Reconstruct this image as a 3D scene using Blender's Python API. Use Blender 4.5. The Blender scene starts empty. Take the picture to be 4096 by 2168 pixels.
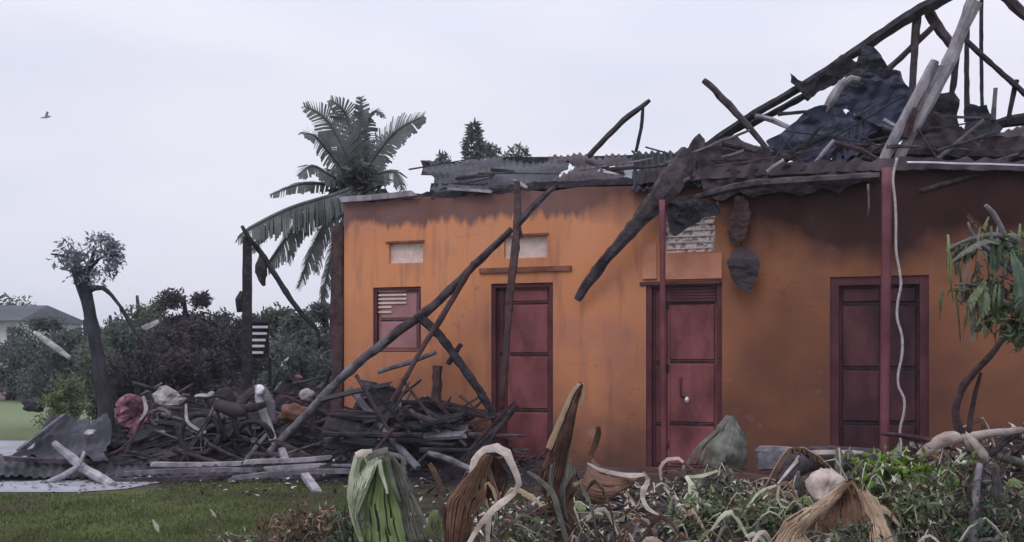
import bpy, bmesh, math, random
from mathutils import Vector, Matrix, noise
random.seed(7)
S = bpy.context.scene
COL = S.collection
F = 1000.0            # focal length in pixels of the 1024 wide frame
CZ = 1.5              # eye height
HY = 350.0            # horizon row

# ---------------------------------------------------------------- camera, sky, sun, exposure
cam = bpy.data.cameras.new('camera'); camo = bpy.data.objects.new('camera', cam); COL.objects.link(camo)
camo.location = (0, 0, CZ); camo.rotation_euler = (math.pi/2, 0, 0)
cam.sensor_width = 36; cam.lens = 36*F/1024; cam.shift_y = (HY-271)/1024
cam.clip_start = .05; cam.clip_end = 3000
S.camera = camo
S.view_settings.view_transform = 'Standard'; S.view_settings.look = 'None'
S.view_settings.exposure = 0.0; S.view_settings.gamma = 1
S.render.engine = 'CYCLES'
S.cycles.use_denoising = True
S.cycles.max_bounces = 6; S.cycles.diffuse_bounces = 3; S.cycles.volume_bounces = 0
S.render.film_transparent = False

SUN_EL, SUN_ROT = math.radians(52), math.radians(205)
W_ = bpy.data.worlds.new('World'); S.world = W_; W_.use_nodes = True
nt = W_.node_tree; nt.nodes.clear()
def N(t, ty, **kw):
    n = t.nodes.new(ty)
    for k, v in kw.items(): setattr(n, k, v)
    return n
out = N(nt, 'ShaderNodeOutputWorld'); bg = N(nt, 'ShaderNodeBackground')
sky = N(nt, 'ShaderNodeTexSky', sky_type='NISHITA', sun_disc=False)
sky.sun_elevation = SUN_EL; sky.sun_rotation = SUN_ROT
tc = N(nt, 'ShaderNodeTexCoord'); sep = N(nt, 'ShaderNodeSeparateXYZ')
nt.links.new(tc.outputs['Generated'], sep.inputs[0])
mp = N(nt, 'ShaderNodeMapping'); mp.inputs['Scale'].default_value = (1.2, 1.2, 4.5)
nt.links.new(tc.outputs['Generated'], mp.inputs[0])
nz = N(nt, 'ShaderNodeTexNoise'); nz.inputs['Scale'].default_value = 1.3; nz.inputs['Detail'].default_value = 4; nz.inputs['Roughness'].default_value = .45
nt.links.new(mp.outputs[0], nz.inputs['Vector'])
cr = N(nt, 'ShaderNodeValToRGB')     # cloud tone: bluish grey to pale lavender
cr.color_ramp.elements[0].position = .36; cr.color_ramp.elements[0].color = (.71, .77, .92, 1)
cr.color_ramp.elements[1].position = .62; cr.color_ramp.elements[1].color = (.91, .89, 1.01, 1)
nt.links.new(nz.outputs['Fac'], cr.inputs[0])
mr = N(nt, 'ShaderNodeMapRange'); mr.inputs['From Min'].default_value = 0.25; mr.inputs['From Max'].default_value = 1
mr.inputs['To Min'].default_value = 1.0; mr.inputs['To Max'].default_value = 1.75
nt.links.new(sep.outputs['Z'], mr.inputs['Value'])
sc1 = N(nt, 'ShaderNodeVectorMath', operation='SCALE'); nt.links.new(cr.outputs[0], sc1.inputs[0]); nt.links.new(mr.outputs[0], sc1.inputs['Scale'])
sc2 = N(nt, 'ShaderNodeVectorMath', operation='SCALE'); nt.links.new(sky.outputs[0], sc2.inputs[0]); sc2.inputs['Scale'].default_value = .08
mx = N(nt, 'ShaderNodeMixRGB'); mx.inputs[0].default_value = .92
nt.links.new(sc2.outputs[0], mx.inputs[1]); nt.links.new(sc1.outputs[0], mx.inputs[2])
nt.links.new(mx.outputs[0], bg.inputs[0]); bg.inputs[1].default_value = 1.0
nt.links.new(bg.outputs[0], out.inputs[0])

sl = bpy.data.lights.new('sun', 'SUN'); sl.energy = 0.7; sl.angle = math.radians(25); sl.color = (1, .97, .93)
so = bpy.data.objects.new('sun', sl); COL.objects.link(so)
sd = Vector((-math.sin(math.radians(25))*math.cos(SUN_EL), -math.cos(math.radians(25))*math.cos(SUN_EL), math.sin(SUN_EL)))
so.rotation_euler = (-sd).to_track_quat('-Z', 'Y').to_euler(); so.location = (0, -5, 20)

# ---------------------------------------------------------------- pixel helpers
def P(px, py, Y): return Vector(((px-512)/F*Y, Y, CZ+(HY-py)/F*Y))
def G(px, py): return P(px, py, CZ*F/(py-HY))          # point on the ground
WA = Vector((-1.49, 12.7, 0)); WD = Vector((5.43, -2.0, 0)).normalized(); WN = Vector((-WD.y, WD.x, 0))
def W(px, py, off=0.0):                                # ray onto a plane parallel to the facade, off metres behind it
    d = Vector(((px-512)/F, 1, (HY-py)/F))
    t = (WA+WN*off).dot(WN)/d.dot(WN)
    return Vector((0, 0, CZ))+d*t
def R(a, b): return random.uniform(a, b)

# ---------------------------------------------------------------- materials
def mat(name, c1, c2=None, scale=6, rough=.8, bump=.3, bscale=None, spec=.3, c3=None, stretch=(1, 1, 1), metallic=0, lo=.35, hi=.65, trans=0):
    m = bpy.data.materials.new(name); m.use_nodes = True; t = m.node_tree
    b = t.nodes['Principled BSDF']; b.inputs['Roughness'].default_value = rough
    b.inputs['Specular IOR Level'].default_value = spec; b.inputs['Metallic'].default_value = metallic
    tc = N(t, 'ShaderNodeTexCoord'); mp = N(t, 'ShaderNodeMapping'); mp.inputs['Scale'].default_value = stretch
    t.links.new(tc.outputs['Object'], mp.inputs[0])
    n = N(t, 'ShaderNodeTexNoise'); n.inputs['Scale'].default_value = scale; n.inputs['Detail'].default_value = 6; n.inputs['Roughness'].default_value = .6
    t.links.new(mp.outputs[0], n.inputs['Vector'])
    r = N(t, 'ShaderNodeValToRGB'); e = r.color_ramp.elements
    e[0].position = lo; e[0].color = (*c1, 1); e[1].position = hi; e[1].color = (*(c2 or c1), 1)
    if c3: x = e.new((lo+hi)/2); x.color = (*c3, 1)
    t.links.new(n.outputs['Fac'], r.inputs[0]); t.links.new(r.outputs[0], b.inputs['Base Color'])
    n2 = N(t, 'ShaderNodeTexNoise'); n2.inputs['Scale'].default_value = bscale or scale*6; n2.inputs['Detail'].default_value = 5
    t.links.new(mp.outputs[0], n2.inputs['Vector'])
    bp = N(t, 'ShaderNodeBump'); bp.inputs['Strength'].default_value = bump; bp.inputs['Distance'].default_value = .02
    t.links.new(n2.outputs['Fac'], bp.inputs['Height']); t.links.new(bp.outputs[0], b.inputs['Normal'])
    if trans:
        tr = N(t, 'ShaderNodeBsdfTranslucent'); t.links.new(r.outputs[0], tr.inputs[0])
        ms = N(t, 'ShaderNodeMixShader'); ms.inputs[0].default_value = trans
        o = t.nodes['Material Output']; t.links.new(b.outputs[0], ms.inputs[1]); t.links.new(tr.outputs[0], ms.inputs[2]); t.links.new(ms.outputs[0], o.inputs[0])
    return m
M = {}
M['char'] = mat('charred_wood', (.012, .010, .014), (.05, .044, .055), 9, .75, .8, 30, c3=(.022, .019, .026))
M['char_soft'] = mat('scorched_wood', (.02, .014, .019), (.095, .072, .085), 7, .8, .7, 25)
M['heap'] = mat('burnt_heap', (.006, .004, .007), (.04, .03, .038), 5, .95, 1.0, 18, c3=(.022, .016, .024))
M['pale'] = mat('weathered_wood', (.17, .155, .175), (.42, .39, .43), 6, .85, .7, 30, stretch=(1, 1, .5))
M['grey'] = mat('grey_wood', (.07, .066, .08), (.22, .20, .225), 6, .85, .7, 30)
M['brownw'] = mat('brown_wood', (.032, .017, .019), (.10, .055, .056), 7, .8, .7, 30)
M['redpost'] = mat('maroon_post_paint', (.13, .03, .042), (.21, .065, .085), 3, .55, .25, 30)
M['plumpost'] = mat('plum_post_paint', (.13, .035, .05), (.21, .075, .095), 3, .55, .25, 30)
M['sheet'] = mat('burnt_roofing', (.012, .013, .019), (.062, .062, .08), 1.6, .6, .3, 12, c3=(.028, .028, .038), metallic=.15)
M['sheet_blue'] = mat('burnt_blue_roofing', (.016, .02, .042), (.06, .066, .11), 1.6, .6, .3, 12, metallic=.2)
M['sheet_brown'] = mat('rusty_roofing', (.028, .018, .024), (.10, .07, .085), 2, .7, .3, 12, c3=(.05, .035, .045))
M['tin'] = mat('bare_tin', (.5, .5, .58), (.75, .75, .82), 3, .35, .1, 12, metallic=.5)
M['white'] = mat('white_plastic', (.78, .80, .86), (.86, .88, .92), 3, .4, .05)
M['door'] = mat('maroon_door_paint', (.12, .034, .038), (.28, .088, .092), 3.4, .55, .35, 14, c3=(.21, .064, .068), stretch=(1, 1, .5))
M['door_sooty'] = mat('sooty_maroon_door_paint', (.028, .010, .015), (.12, .036, .044), 2.6, .6, .3, 14, c3=(.065, .022, .028), stretch=(1, 1, .5))
M['door_dark'] = mat('dark_maroon_frame', (.06, .016, .022), (.12, .036, .046), 2.5, .5, .12, 14)
M['shutter'] = mat('rosy_shutter_paint', (.30, .14, .15), (.42, .21, .21), 3, .55, .12, 14)
M['vent'] = mat('pale_vent_plaster', (.60, .47, .42), (.80, .66, .60), 7, .9, .4, 40)
M['ventdirt'] = mat('speckled_vent_plaster', (.26, .20, .20), (.80, .71, .70), 22, .9, .6, 60, lo=.42, hi=.52)
M['trim'] = mat('trim_plaster', (.46, .19, .12), (.58, .27, .18), 4, .9, .2, 40)
M['concrete'] = mat('path_concrete', (.24, .24, .27), (.36, .36, .40), 1.5, .9, .3, 30)
M['dirt'] = mat('dirt', (.012, .009, .010), (.07, .048, .045), 3, .95, .8, 30)
M['bank'] = mat('earth', (.16, .11, .10), (.26, .19, .17), 1.2, .95, .3, 10)
M['bark'] = mat('dark_bark', (.018, .018, .026), (.06, .055, .07), 8, .9, .8, 30, stretch=(1, 1, .4))
M['palm'] = mat('hazed_palm_leaf', (.075, .085, .085), (.17, .185, .18), 3, .7, .2, trans=.2)  # leaf green greyed in the colour itself, standing in for haze
M['paleleaf'] = mat('pale_grey_leaf', (.15, .165, .19), (.30, .32, .36), 5, .8, .2, trans=.2)
M['treeleaf'] = mat('hazy_leaf', (.075, .092, .088), (.15, .17, .155), 1.2, .8, .2, trans=.15)  # distance haze greyed into the leaf colour
M['treeleaf2'] = mat('olive_leaf', (.08, .088, .066), (.15, .16, .12), 1.2, .8, .2, trans=.15)
M['treedark'] = mat('scorched_leaf', (.045, .036, .048), (.095, .078, .096), 1.2, .85, .2, trans=.1)
M['bananagreen'] = mat('banana_leaf_green', (.10, .16, .045), (.26, .33, .14), 5, .5, .25, 20, stretch=(1, 1, .3), trans=.25)
M['sheath'] = mat('pale_sheath', (.32, .36, .21), (.66, .67, .54), 8, .5, .3, 40, trans=.1)
M['drytan'] = mat('dry_tan_leaf', (.26, .17, .11), (.50, .37, .26), 5, .7, .5, 30, stretch=(1, 1, .4), trans=.15)
M['drypink'] = mat('dry_pale_strap', (.32, .24, .21), (.68, .58, .53), 6, .65, .5, 30, trans=.1)
M['drybrown'] = mat('dry_brown_leaf', (.03, .014, .010), (.15, .08, .055), 5, .75, .6, 30, trans=.15)
M['rust'] = mat('orange_dead_leaf', (.10, .048, .03), (.27, .15, .095), 4, .7, .6, 25, trans=.2)
M['dark_leaf'] = mat('blackened_leaf', (.02, .014, .018), (.07, .05, .055), 5, .7, .5, 25)
M['green'] = mat('fresh_green_leaf', (.055, .13, .015), (.24, .38, .05), 7, .5, .2, 20, trans=.35)
M['weed'] = mat('dull_green_leaf', (.04, .06, .028), (.22, .26, .13), 8, .6, .2, 20, trans=.2)
M['deepgreen'] = mat('deep_green_leaf', (.02, .045, .026), (.10, .15, .085), 6, .45, .2, 20, trans=.2)
M['graygreen'] = mat('grey_green_leaf', (.07, .075, .06), (.22, .22, .19), 8, .7, .3, 20, trans=.2)
M['reddry'] = mat('reddish_dry_weed', (.07, .035, .028), (.22, .12, .095), 6, .8, .3, 20, trans=.2)
M['pinkcloth'] = mat('pink_cloth', (.07, .018, .03), (.34, .17, .20), 6, .9, .5, 25)
M['ash'] = mat('ash_grey_stone', (.20, .185, .20), (.52, .48, .50), 5, .9, .5, 25)
M['darkstone'] = mat('sooty_stone', (.012, .009, .013), (.10, .08, .095), 5, .9, .6, 20)
M['clay'] = mat('clay_chunk', (.12, .055, .04), (.28, .15, .11), 5, .9, .5, 20)
M['lintelm'] = mat('lintel_plaster', (.16, .06, .045), (.30, .13, .085), 6, .9, .3, 40)
M['soil'] = mat('plinth_soil', (.05, .028, .026), (.13, .08, .07), 3, .95, .6, 30)
M['rope'] = mat('pale_rope', (.33, .28, .30), (.55, .50, .50), 30, .8, .4, 90)
M['farwall'] = mat('far_white_wall', (.55, .56, .60), (.68, .69, .73), 1, .9, .1)
M['farroof'] = mat('far_roof', (.06, .065, .08), (.09, .095, .11), 1, .8, .1)
M['grassblade'] = mat('grass_blades', (.05, .075, .018), (.13, .15, .05), 2.5, .8, .1, trans=.25)
M['bird'] = mat('bird_feather', (.45, .45, .48), (.6, .58, .6), 20, .9, .1)

def ground_mat():
    m = bpy.data.materials.new('grass_ground'); m.use_nodes = True; t = m.node_tree; b = t.nodes['Principled BSDF']
    b.inputs['Roughness'].default_value = .95; b.inputs['Specular IOR Level'].default_value = .1
    tc = N(t, 'ShaderNodeTexCoord'); n = N(t, 'ShaderNodeTexNoise'); n.inputs['Scale'].default_value = .7; n.inputs['Detail'].default_value = 8
    r = N(t, 'ShaderNodeValToRGB'); e = r.color_ramp.elements
    e[0].position = .34; e[0].color = (.062, .058, .040, 1); e[1].position = .66; e[1].color = (.105, .125, .042, 1)
    x = e.new(.5); x.color = (.078, .094, .036, 1)
    t.links.new(tc.outputs['Object'], n.inputs['Vector']); t.links.new(n.outputs['Fac'], r.inputs[0])
    n2 = N(t, 'ShaderNodeTexNoise'); n2.inputs['Scale'].default_value = 40; n2.inputs['Detail'].default_value = 6
    t.links.new(tc.outputs['Object'], n2.inputs['Vector'])
    mm = N(t, 'ShaderNodeMixRGB', blend_type='MULTIPLY'); mm.inputs[0].default_value = .6
    r2 = N(t, 'ShaderNodeValToRGB'); r2.color_ramp.elements[0].position = .3; r2.color_ramp.elements[0].color = (.45, .45, .45, 1); r2.color_ramp.elements[1].position = .7; r2.color_ramp.elements[1].color = (1.3, 1.3, 1.3, 1)
    t.links.new(n2.outputs['Fac'], r2.inputs[0]); t.links.new(r.outputs[0], mm.inputs[1]); t.links.new(r2.outputs[0], mm.inputs[2])
    n5 = N(t, 'ShaderNodeTexNoise'); n5.inputs['Scale'].default_value = 1.1; n5.inputs['Detail'].default_value = 9; t.links.new(tc.outputs['Object'], n5.inputs['Vector'])
    r5 = N(t, 'ShaderNodeMapRange'); r5.inputs['From Min'].default_value = .50; r5.inputs['From Max'].default_value = .62; r5.inputs['To Max'].default_value = .8; t.links.new(n5.outputs['Fac'], r5.inputs['Value'])
    m5 = N(t, 'ShaderNodeMixRGB'); t.links.new(r5.outputs[0], m5.inputs[0]); t.links.new(mm.outputs[0], m5.inputs[1]); m5.inputs[2].default_value = (.075, .055, .045, 1); mm = m5
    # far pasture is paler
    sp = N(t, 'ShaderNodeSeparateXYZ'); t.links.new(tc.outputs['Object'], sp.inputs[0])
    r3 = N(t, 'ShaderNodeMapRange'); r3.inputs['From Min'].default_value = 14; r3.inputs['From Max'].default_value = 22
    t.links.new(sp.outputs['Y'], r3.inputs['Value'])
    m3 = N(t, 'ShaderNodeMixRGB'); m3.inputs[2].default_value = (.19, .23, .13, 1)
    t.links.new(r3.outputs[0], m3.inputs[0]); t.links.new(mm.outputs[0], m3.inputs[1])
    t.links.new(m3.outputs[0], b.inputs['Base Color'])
    bp = N(t, 'ShaderNodeBump'); bp.inputs['Strength'].default_value = .6; bp.inputs['Distance'].default_value = .03
    t.links.new(n2.outputs['Fac'], bp.inputs['Height']); t.links.new(bp.outputs[0], b.inputs['Normal'])
    return m
def plaster_mat():
    # orange plaster; soot band along the wall top, deeper to the right; dirt splashes and streaks
    m = bpy.data.materials.new('orange_plaster'); m.use_nodes = True; t = m.node_tree; b = t.nodes['Principled BSDF']
    b.inputs['Roughness'].default_value = .9; b.inputs['Specular IOR Level'].default_value = .15
    L = t.links.new
    tc = N(t, 'ShaderNodeTexCoord'); sp = N(t, 'ShaderNodeSeparateXYZ'); L(tc.outputs['Object'], sp.inputs[0])
    def noise_(scale, det=5, st=(1, 1, 1)):
        mp = N(t, 'ShaderNodeMapping'); mp.inputs['Scale'].default_value = st; L(tc.outputs['Object'], mp.inputs[0])
        n = N(t, 'ShaderNodeTexNoise'); n.inputs['Scale'].default_value = scale; n.inputs['Detail'].default_value = det; L(mp.outputs[0], n.inputs['Vector'])
        return n.outputs['Fac']
    def math_(op, a, bb, cl=False):
        n = N(t, 'ShaderNodeMath', operation=op, use_clamp=cl)
        for i, v in enumerate((a, bb)):
            if isinstance(v, (int, float)): n.inputs[i].default_value = v
            else: L(v, n.inputs[i])
        return n.outputs[0]
    def rng(v, a, b, c=0.0, d=1.0):
        n = N(t, 'ShaderNodeMapRange'); L(v, n.inputs['Value'])
        for k, q in zip(('From Min', 'From Max', 'To Min', 'To Max'), (a, b, c, d)): n.inputs[k].default_value = q
        return n.outputs[0]
    base = N(t, 'ShaderNodeValToRGB'); e = base.color_ramp.elements
    e[0].position = .3; e[0].color = (.55, .235, .16, 1); e[1].position = .7; e[1].color = (.68, .30, .165, 1)
    x_ = e.new(.5); x_.color = (.68, .28, .135, 1)
    L(noise_(.9, 7), base.inputs[0])
    xs = math_('DIVIDE', math_('ADD', sp.outputs['X'], 1.0), 10.0)
    line = N(t, 'ShaderNodeValToRGB'); line.color_ramp.interpolation = 'EASE'
    L(xs, line.inputs[0]); le = line.color_ramp.elements
    le[0].position = 0.0; le[0].color = (.60,)*3+(1,)
    for p_, v_ in SOOT: q = le.new(p_); q.color = (v_, v_, v_, 1)
    le[-1].position = 1.0; le[-1].color = (.45,)*3+(1,)
    zl = math_('MULTIPLY', line.outputs[0], 5.0)
    right = rng(sp.outputs['X'], 2.4, 3.8)
    wamp = math_('ADD', math_('MULTIPLY', right, 1.0), .35)
    wob = math_('MULTIPLY', math_('SUBTRACT', noise_(1.1, 8), .5), wamp)
    drip = math_('MULTIPLY', math_('SUBTRACT', noise_(5, 6, (1.6, 1.6, .12)), .45), math_('SUBTRACT', .40, math_('MULTIPLY', right, .25)))
    d = math_('ADD', math_('ADD', math_('SUBTRACT', sp.outputs['Z'], zl), wob), drip)
    soft = math_('ADD', math_('MULTIPLY', right, 1.25), .10)
    s1 = math_('MULTIPLY', math_('ADD', math_('DIVIDE', d, soft), .55, True), math_('ADD', math_('MULTIPLY', right, .14), .82))
    s1 = math_('MINIMUM', math_('MAXIMUM', s1, 0.0), .97)
    veil = math_('MULTIPLY', rng(sp.outputs['X'], 2.6, 4.8, .0, .86), rng(noise_(.8, 5), .3, .7, .55, 1.0))
    streak = rng(noise_(2.2, 6, (3, 3, .45)), .52, .72, 0, .45)
    grime = math_('MULTIPLY', rng(math_('ADD', sp.outputs['Z'], math_('MULTIPLY', noise_(1.4, 7), 1.2)), 2.9, 1.2), rng(noise_(1.0, 6), .25, .6, .25, .75))
    sum_ = math_('MAXIMUM', math_('MAXIMUM', s1, veil), math_('MAXIMUM', streak, 0.0))
    sootc = N(t, 'ShaderNodeValToRGB'); se = sootc.color_ramp.elements
    se[0].position = .35; se[0].color = (.010, .0055, .009, 1); se[1].position = .65; se[1].color = (.034, .018, .024, 1)
    L(noise_(1.6, 7), sootc.inputs[0])
    sootl = N(t, 'ShaderNodeValToRGB'); sl_ = sootl.color_ramp.elements
    sl_[0].position = .35; sl_[0].color = (.07, .048, .062, 1); sl_[1].position = .65; sl_[1].color = (.17, .115, .135, 1)
    L(noise_(1.3, 7), sootl.inputs[0])
    sm = N(t, 'ShaderNodeMixRGB'); L(right, sm.inputs[0]); L(sootl.outputs[0], sm.inputs[1]); L(sootc.outputs[0], sm.inputs[2])
    g1 = N(t, 'ShaderNodeMixRGB'); L(grime, g1.inputs[0]); L(base.outputs[0], g1.inputs[1]); g1.inputs[2].default_value = (.17, .075, .055, 1)
    mx = N(t, 'ShaderNodeMixRGB'); L(sum_, mx.inputs[0]); L(g1.outputs[0], mx.inputs[1]); L(sm.outputs[0], mx.inputs[2])
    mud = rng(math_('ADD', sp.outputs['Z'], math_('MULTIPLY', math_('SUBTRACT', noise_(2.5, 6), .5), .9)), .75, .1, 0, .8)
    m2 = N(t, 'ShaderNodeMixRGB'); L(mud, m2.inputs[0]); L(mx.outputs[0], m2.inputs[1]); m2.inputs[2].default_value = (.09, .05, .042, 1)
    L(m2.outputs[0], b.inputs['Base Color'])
    bp = N(t, 'ShaderNodeBump'); bp.inputs['Strength'].default_value = .35; bp.inputs['Distance'].default_value = .01
    vo = N(t, 'ShaderNodeTexVoronoi', feature='DISTANCE_TO_EDGE'); vo.inputs['Scale'].default_value = .9
    wv = N(t, 'ShaderNodeVectorMath', operation='ADD'); nn = N(t, 'ShaderNodeTexNoise'); nn.inputs['Scale'].default_value = 2.5; nn.inputs['Detail'].default_value = 7
    L(tc.outputs['Object'], nn.inputs['Vector']); L(tc.outputs['Object'], wv.inputs[0]); L(nn.outputs['Color'], wv.inputs[1]); L(wv.outputs[0], vo.inputs['Vector'])
    crack = math_('MULTIPLY', rng(vo.outputs['Distance'], 0, .012, 1, 0), rng(noise_(.7, 3), .48, .6))
    m3 = N(t, 'ShaderNodeMixRGB'); L(math_('MULTIPLY', crack, .22), m3.inputs[0]); L(m2.outputs[0], m3.inputs[1]); m3.inputs[2].default_value = (.05, .03, .028, 1)
    peel = math_('MULTIPLY', rng(noise_(3.2, 9), .635, .65), rng(noise_(.6, 2), .4, .6))
    m4 = N(t, 'ShaderNodeMixRGB'); peel = math_('MULTIPLY', peel, math_('SUBTRACT', 1.0, math_('MINIMUM', sum_, 1.0)))
    L(math_('MULTIPLY', peel, .7), m4.inputs[0]); L(m3.outputs[0], m4.inputs[1]); m4.inputs[2].default_value = (.30, .20, .165, 1)
    L(m4.outputs[0], b.inputs['Base Color'])
    L(math_('SUBTRACT', math_('SUBTRACT', noise_(35, 6), math_('MULTIPLY', crack, .8)), math_('MULTIPLY', peel, 1.0)), bp.inputs['Height']); L(bp.outputs[0], b.inputs['Normal'])
    return m

# ---------------------------------------------------------------- object helpers
def setp(o, label=None, cat=None, group=None, kind=None):
    if label: o['label'] = label
    if cat: o['category'] = cat
    if group: o['group'] = group
    if kind: o['kind'] = kind
    return o
def root_matrix(o):
    m = Matrix.Identity(4)
    while o is not None: m = o.matrix_basis @ m; o = o.parent
    return m
def mk(name, bm, m, parent=None, smooth=False, origin=None, solid=0):
    """world space bmesh -> ONE object; part of parent, or top level with its origin at its base"""
    if parent is None:
        if origin is None:
            n = len(bm.verts); cx = sum(v.co.x for v in bm.verts)/n; cy = sum(v.co.y for v in bm.verts)/n
            origin = Vector((cx, cy, min(v.co.z for v in bm.verts)))
        bmesh.ops.translate(bm, vec=-Vector(origin), verts=bm.verts)
    else:
        bmesh.ops.transform(bm, matrix=root_matrix(parent).inverted(), verts=bm.verts)
    me = bpy.data.meshes.new(name)
    bm.to_mesh(me); bm.free()
    for x in (m if isinstance(m, (list, tuple)) else [m]): me.materials.append(M[x] if isinstance(x, str) else x)
    if smooth:
        for p in me.polygons: p.use_smooth = True
    o = bpy.data.objects.new(name, me); COL.objects.link(o)
    if parent is None: o.location = origin
    else: o.parent = parent
    if solid:
        md = o.modifiers.new('solid', 'SOLIDIFY'); md.thickness = solid
    return o
def empty(name, loc, rz=0, **kw):
    o = bpy.data.objects.new(name, None); COL.objects.link(o); o.location = loc; o.rotation_euler = (0, 0, rz)
    return setp(o, **kw)

def resample(pts, step):
    out = [Vector(pts[0])]; n = len(pts)
    rad = [0.0]
    for i in range(n-1):
        p0 = Vector(pts[max(i-1, 0)]); p1 = Vector(pts[i]); p2 = Vector(pts[i+1]); p3 = Vector(pts[min(i+2, n-1)])
        k = max(1, int((p2-p1).length/step))
        for j in range(1, k+1):
            u = j/k
            out.append(.5*((2*p1)+(-p0+p2)*u+(2*p0-5*p1+4*p2-p3)*u*u+(-p0+3*p1-3*p2+p3)*u**3)); rad.append(i+u)
    return out, rad
def tube(bm, pts, r, seg=8, rough=.12, flat=1.0, up=None, step=.08, rot=0, nscale=6, mi=0):
    """tapered limb / timber / strap. r: radius or list per point; flat<1 squashes it along `up`"""
    P_, rad = resample(pts, step)
    rs = r if isinstance(r, (list, tuple)) else [r]*len(pts)
    seed = Vector((R(0, 50), R(0, 50), R(0, 50)))
    up = Vector(up or (0, -1, 0.15)).normalized(); rings = []
    for i, p in enumerate(P_):
        tg = (P_[min(i+1, len(P_)-1)]-P_[max(i-1, 0)]).normalized()
        s = tg.cross(up)
        if s.length < .05: s = tg.cross(Vector((.3, .2, 1)))
        s.normalize(); u = s.cross(tg).normalized()
        k = min(int(rad[i]), len(rs)-2); f = rad[i]-k; rr = rs[k]*(1-f)+rs[k+1]*f
        ring = []
        for j in range(seg):
            a = 2*math.pi*(j+.5)/seg+rot
            w = rr*(1+rough*2*noise.noise((p+seed)*nscale+Vector((math.cos(a)*1.5, math.sin(a)*1.5, 0))))
            ring.append(bm.verts.new(p+s*math.cos(a)*w+u*math.sin(a)*w*flat))
        rings.append(ring)
    for a, b in zip(rings, rings[1:]):
        for j in range(seg):
            f = bm.faces.new((a[j], a[(j+1) % seg], b[(j+1) % seg], b[j])); f.smooth = seg > 5; f.material_index = mi
    for ring in (rings[0][::-1], rings[-1]):
        try: f = bm.faces.new(ring); f.material_index = mi
        except ValueError: pass
    return bm
def box(bm, x0, x1, y0, y1, z0, z1, mtx=None, mi=0):
    vs = [bm.verts.new((x, y, z)) for z in (z0, z1) for y in (y0, y1) for x in (x0, x1)]
    for f in ((0, 2, 3, 1), (4, 5, 7, 6), (0, 1, 5, 4), (2, 6, 7, 3), (0, 4, 6, 2), (1, 3, 7, 5)):
        bm.faces.new([vs[i] for i in f]).material_index = mi
    if mtx: bmesh.ops.transform(bm, matrix=mtx, verts=vs)
    return vs
def timber(name, pts, r, m='char', label=None, cat='timber', group=None, parent=None, seg=8, rough=.14, flat=1, step=.1):
    bm = bmesh.new(); pts = [Vector(p) for p in pts]
    if len(pts) == 2:
        L = (pts[1]-pts[0]).length; q = pts[0].lerp(pts[1], R(.4, .6)); q += Vector((R(-1, 1), R(-.5, .5), R(-1, 1)))*.012*L
        pts = [pts[0], q, pts[1]]
        if isinstance(r, (list, tuple)): r = [r[0], (r[0]+r[-1])/2, r[-1]]
    burnt = m in ('char', 'char_soft', 'brownw', 'sheet_brown')
    if burnt: seg = min(seg, 6); rough *= 1.1; step = min(step, .07)
    tube(bm, pts, r, seg, rough, flat, step=step, rot=R(0, 1), nscale=10 if burnt else 7)
    if burnt or m in ('pale', 'grey'):
        for f in bm.faces: f.smooth = False
    o = mk(name, bm, m, parent)
    if parent is None: setp(o, label, cat, group)
    elif label: o['label'] = label
    return o
def plank(name, a, b, w, t, m='grey', label=None, cat='plank', group=None, up=(0, 0, 1), parent=None):
    """sawn board between two points, with broken uneven ends"""
    bm = bmesh.new(); a = Vector(a); b = Vector(b); d = (b-a); L = d.length; d.normalize()
    up = Vector(up); s = d.cross(up).normalized(); u = s.cross(d).normalized(); n = max(3, int(L/.15)); rows = []
    bow = R(-.02, .02)*L; sd = Vector((R(0, 9), R(0, 9), R(0, 9)))
    for i in range(n+1):
        f = i/n; row = []
        for (cs, cu) in ((-1, -1), (0, -1), (1, -1), (1, 1), (0, 1), (-1, 1)):
            e = 0
            if i in (0, n): e = (R(-.10, .03) if i == n else R(-.03, .10))*min(1, L)
            p = a+d*(f*L+e)+s*cs*w/2*(1+.12*noise.noise(sd+Vector((f*L*3, cs, 0))))+u*(cu*t/2+bow*math.sin(f*math.pi)+.006*noise.noise(sd+Vector((f*L*4, 3, 0))))
            row.append(bm.verts.new(p))
        rows.append(row)
    for x, y in zip(rows, rows[1:]):
        for j in range(6): bm.faces.new((x[j], x[(j+1) % 6], y[(j+1) % 6], y[j]))
    bm.faces.new(rows[0][::-1]); bm.faces.new(rows[-1])
    o = mk(name, bm, m, parent)
    if parent is None: setp(o, label, cat, group)
    return o
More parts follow.
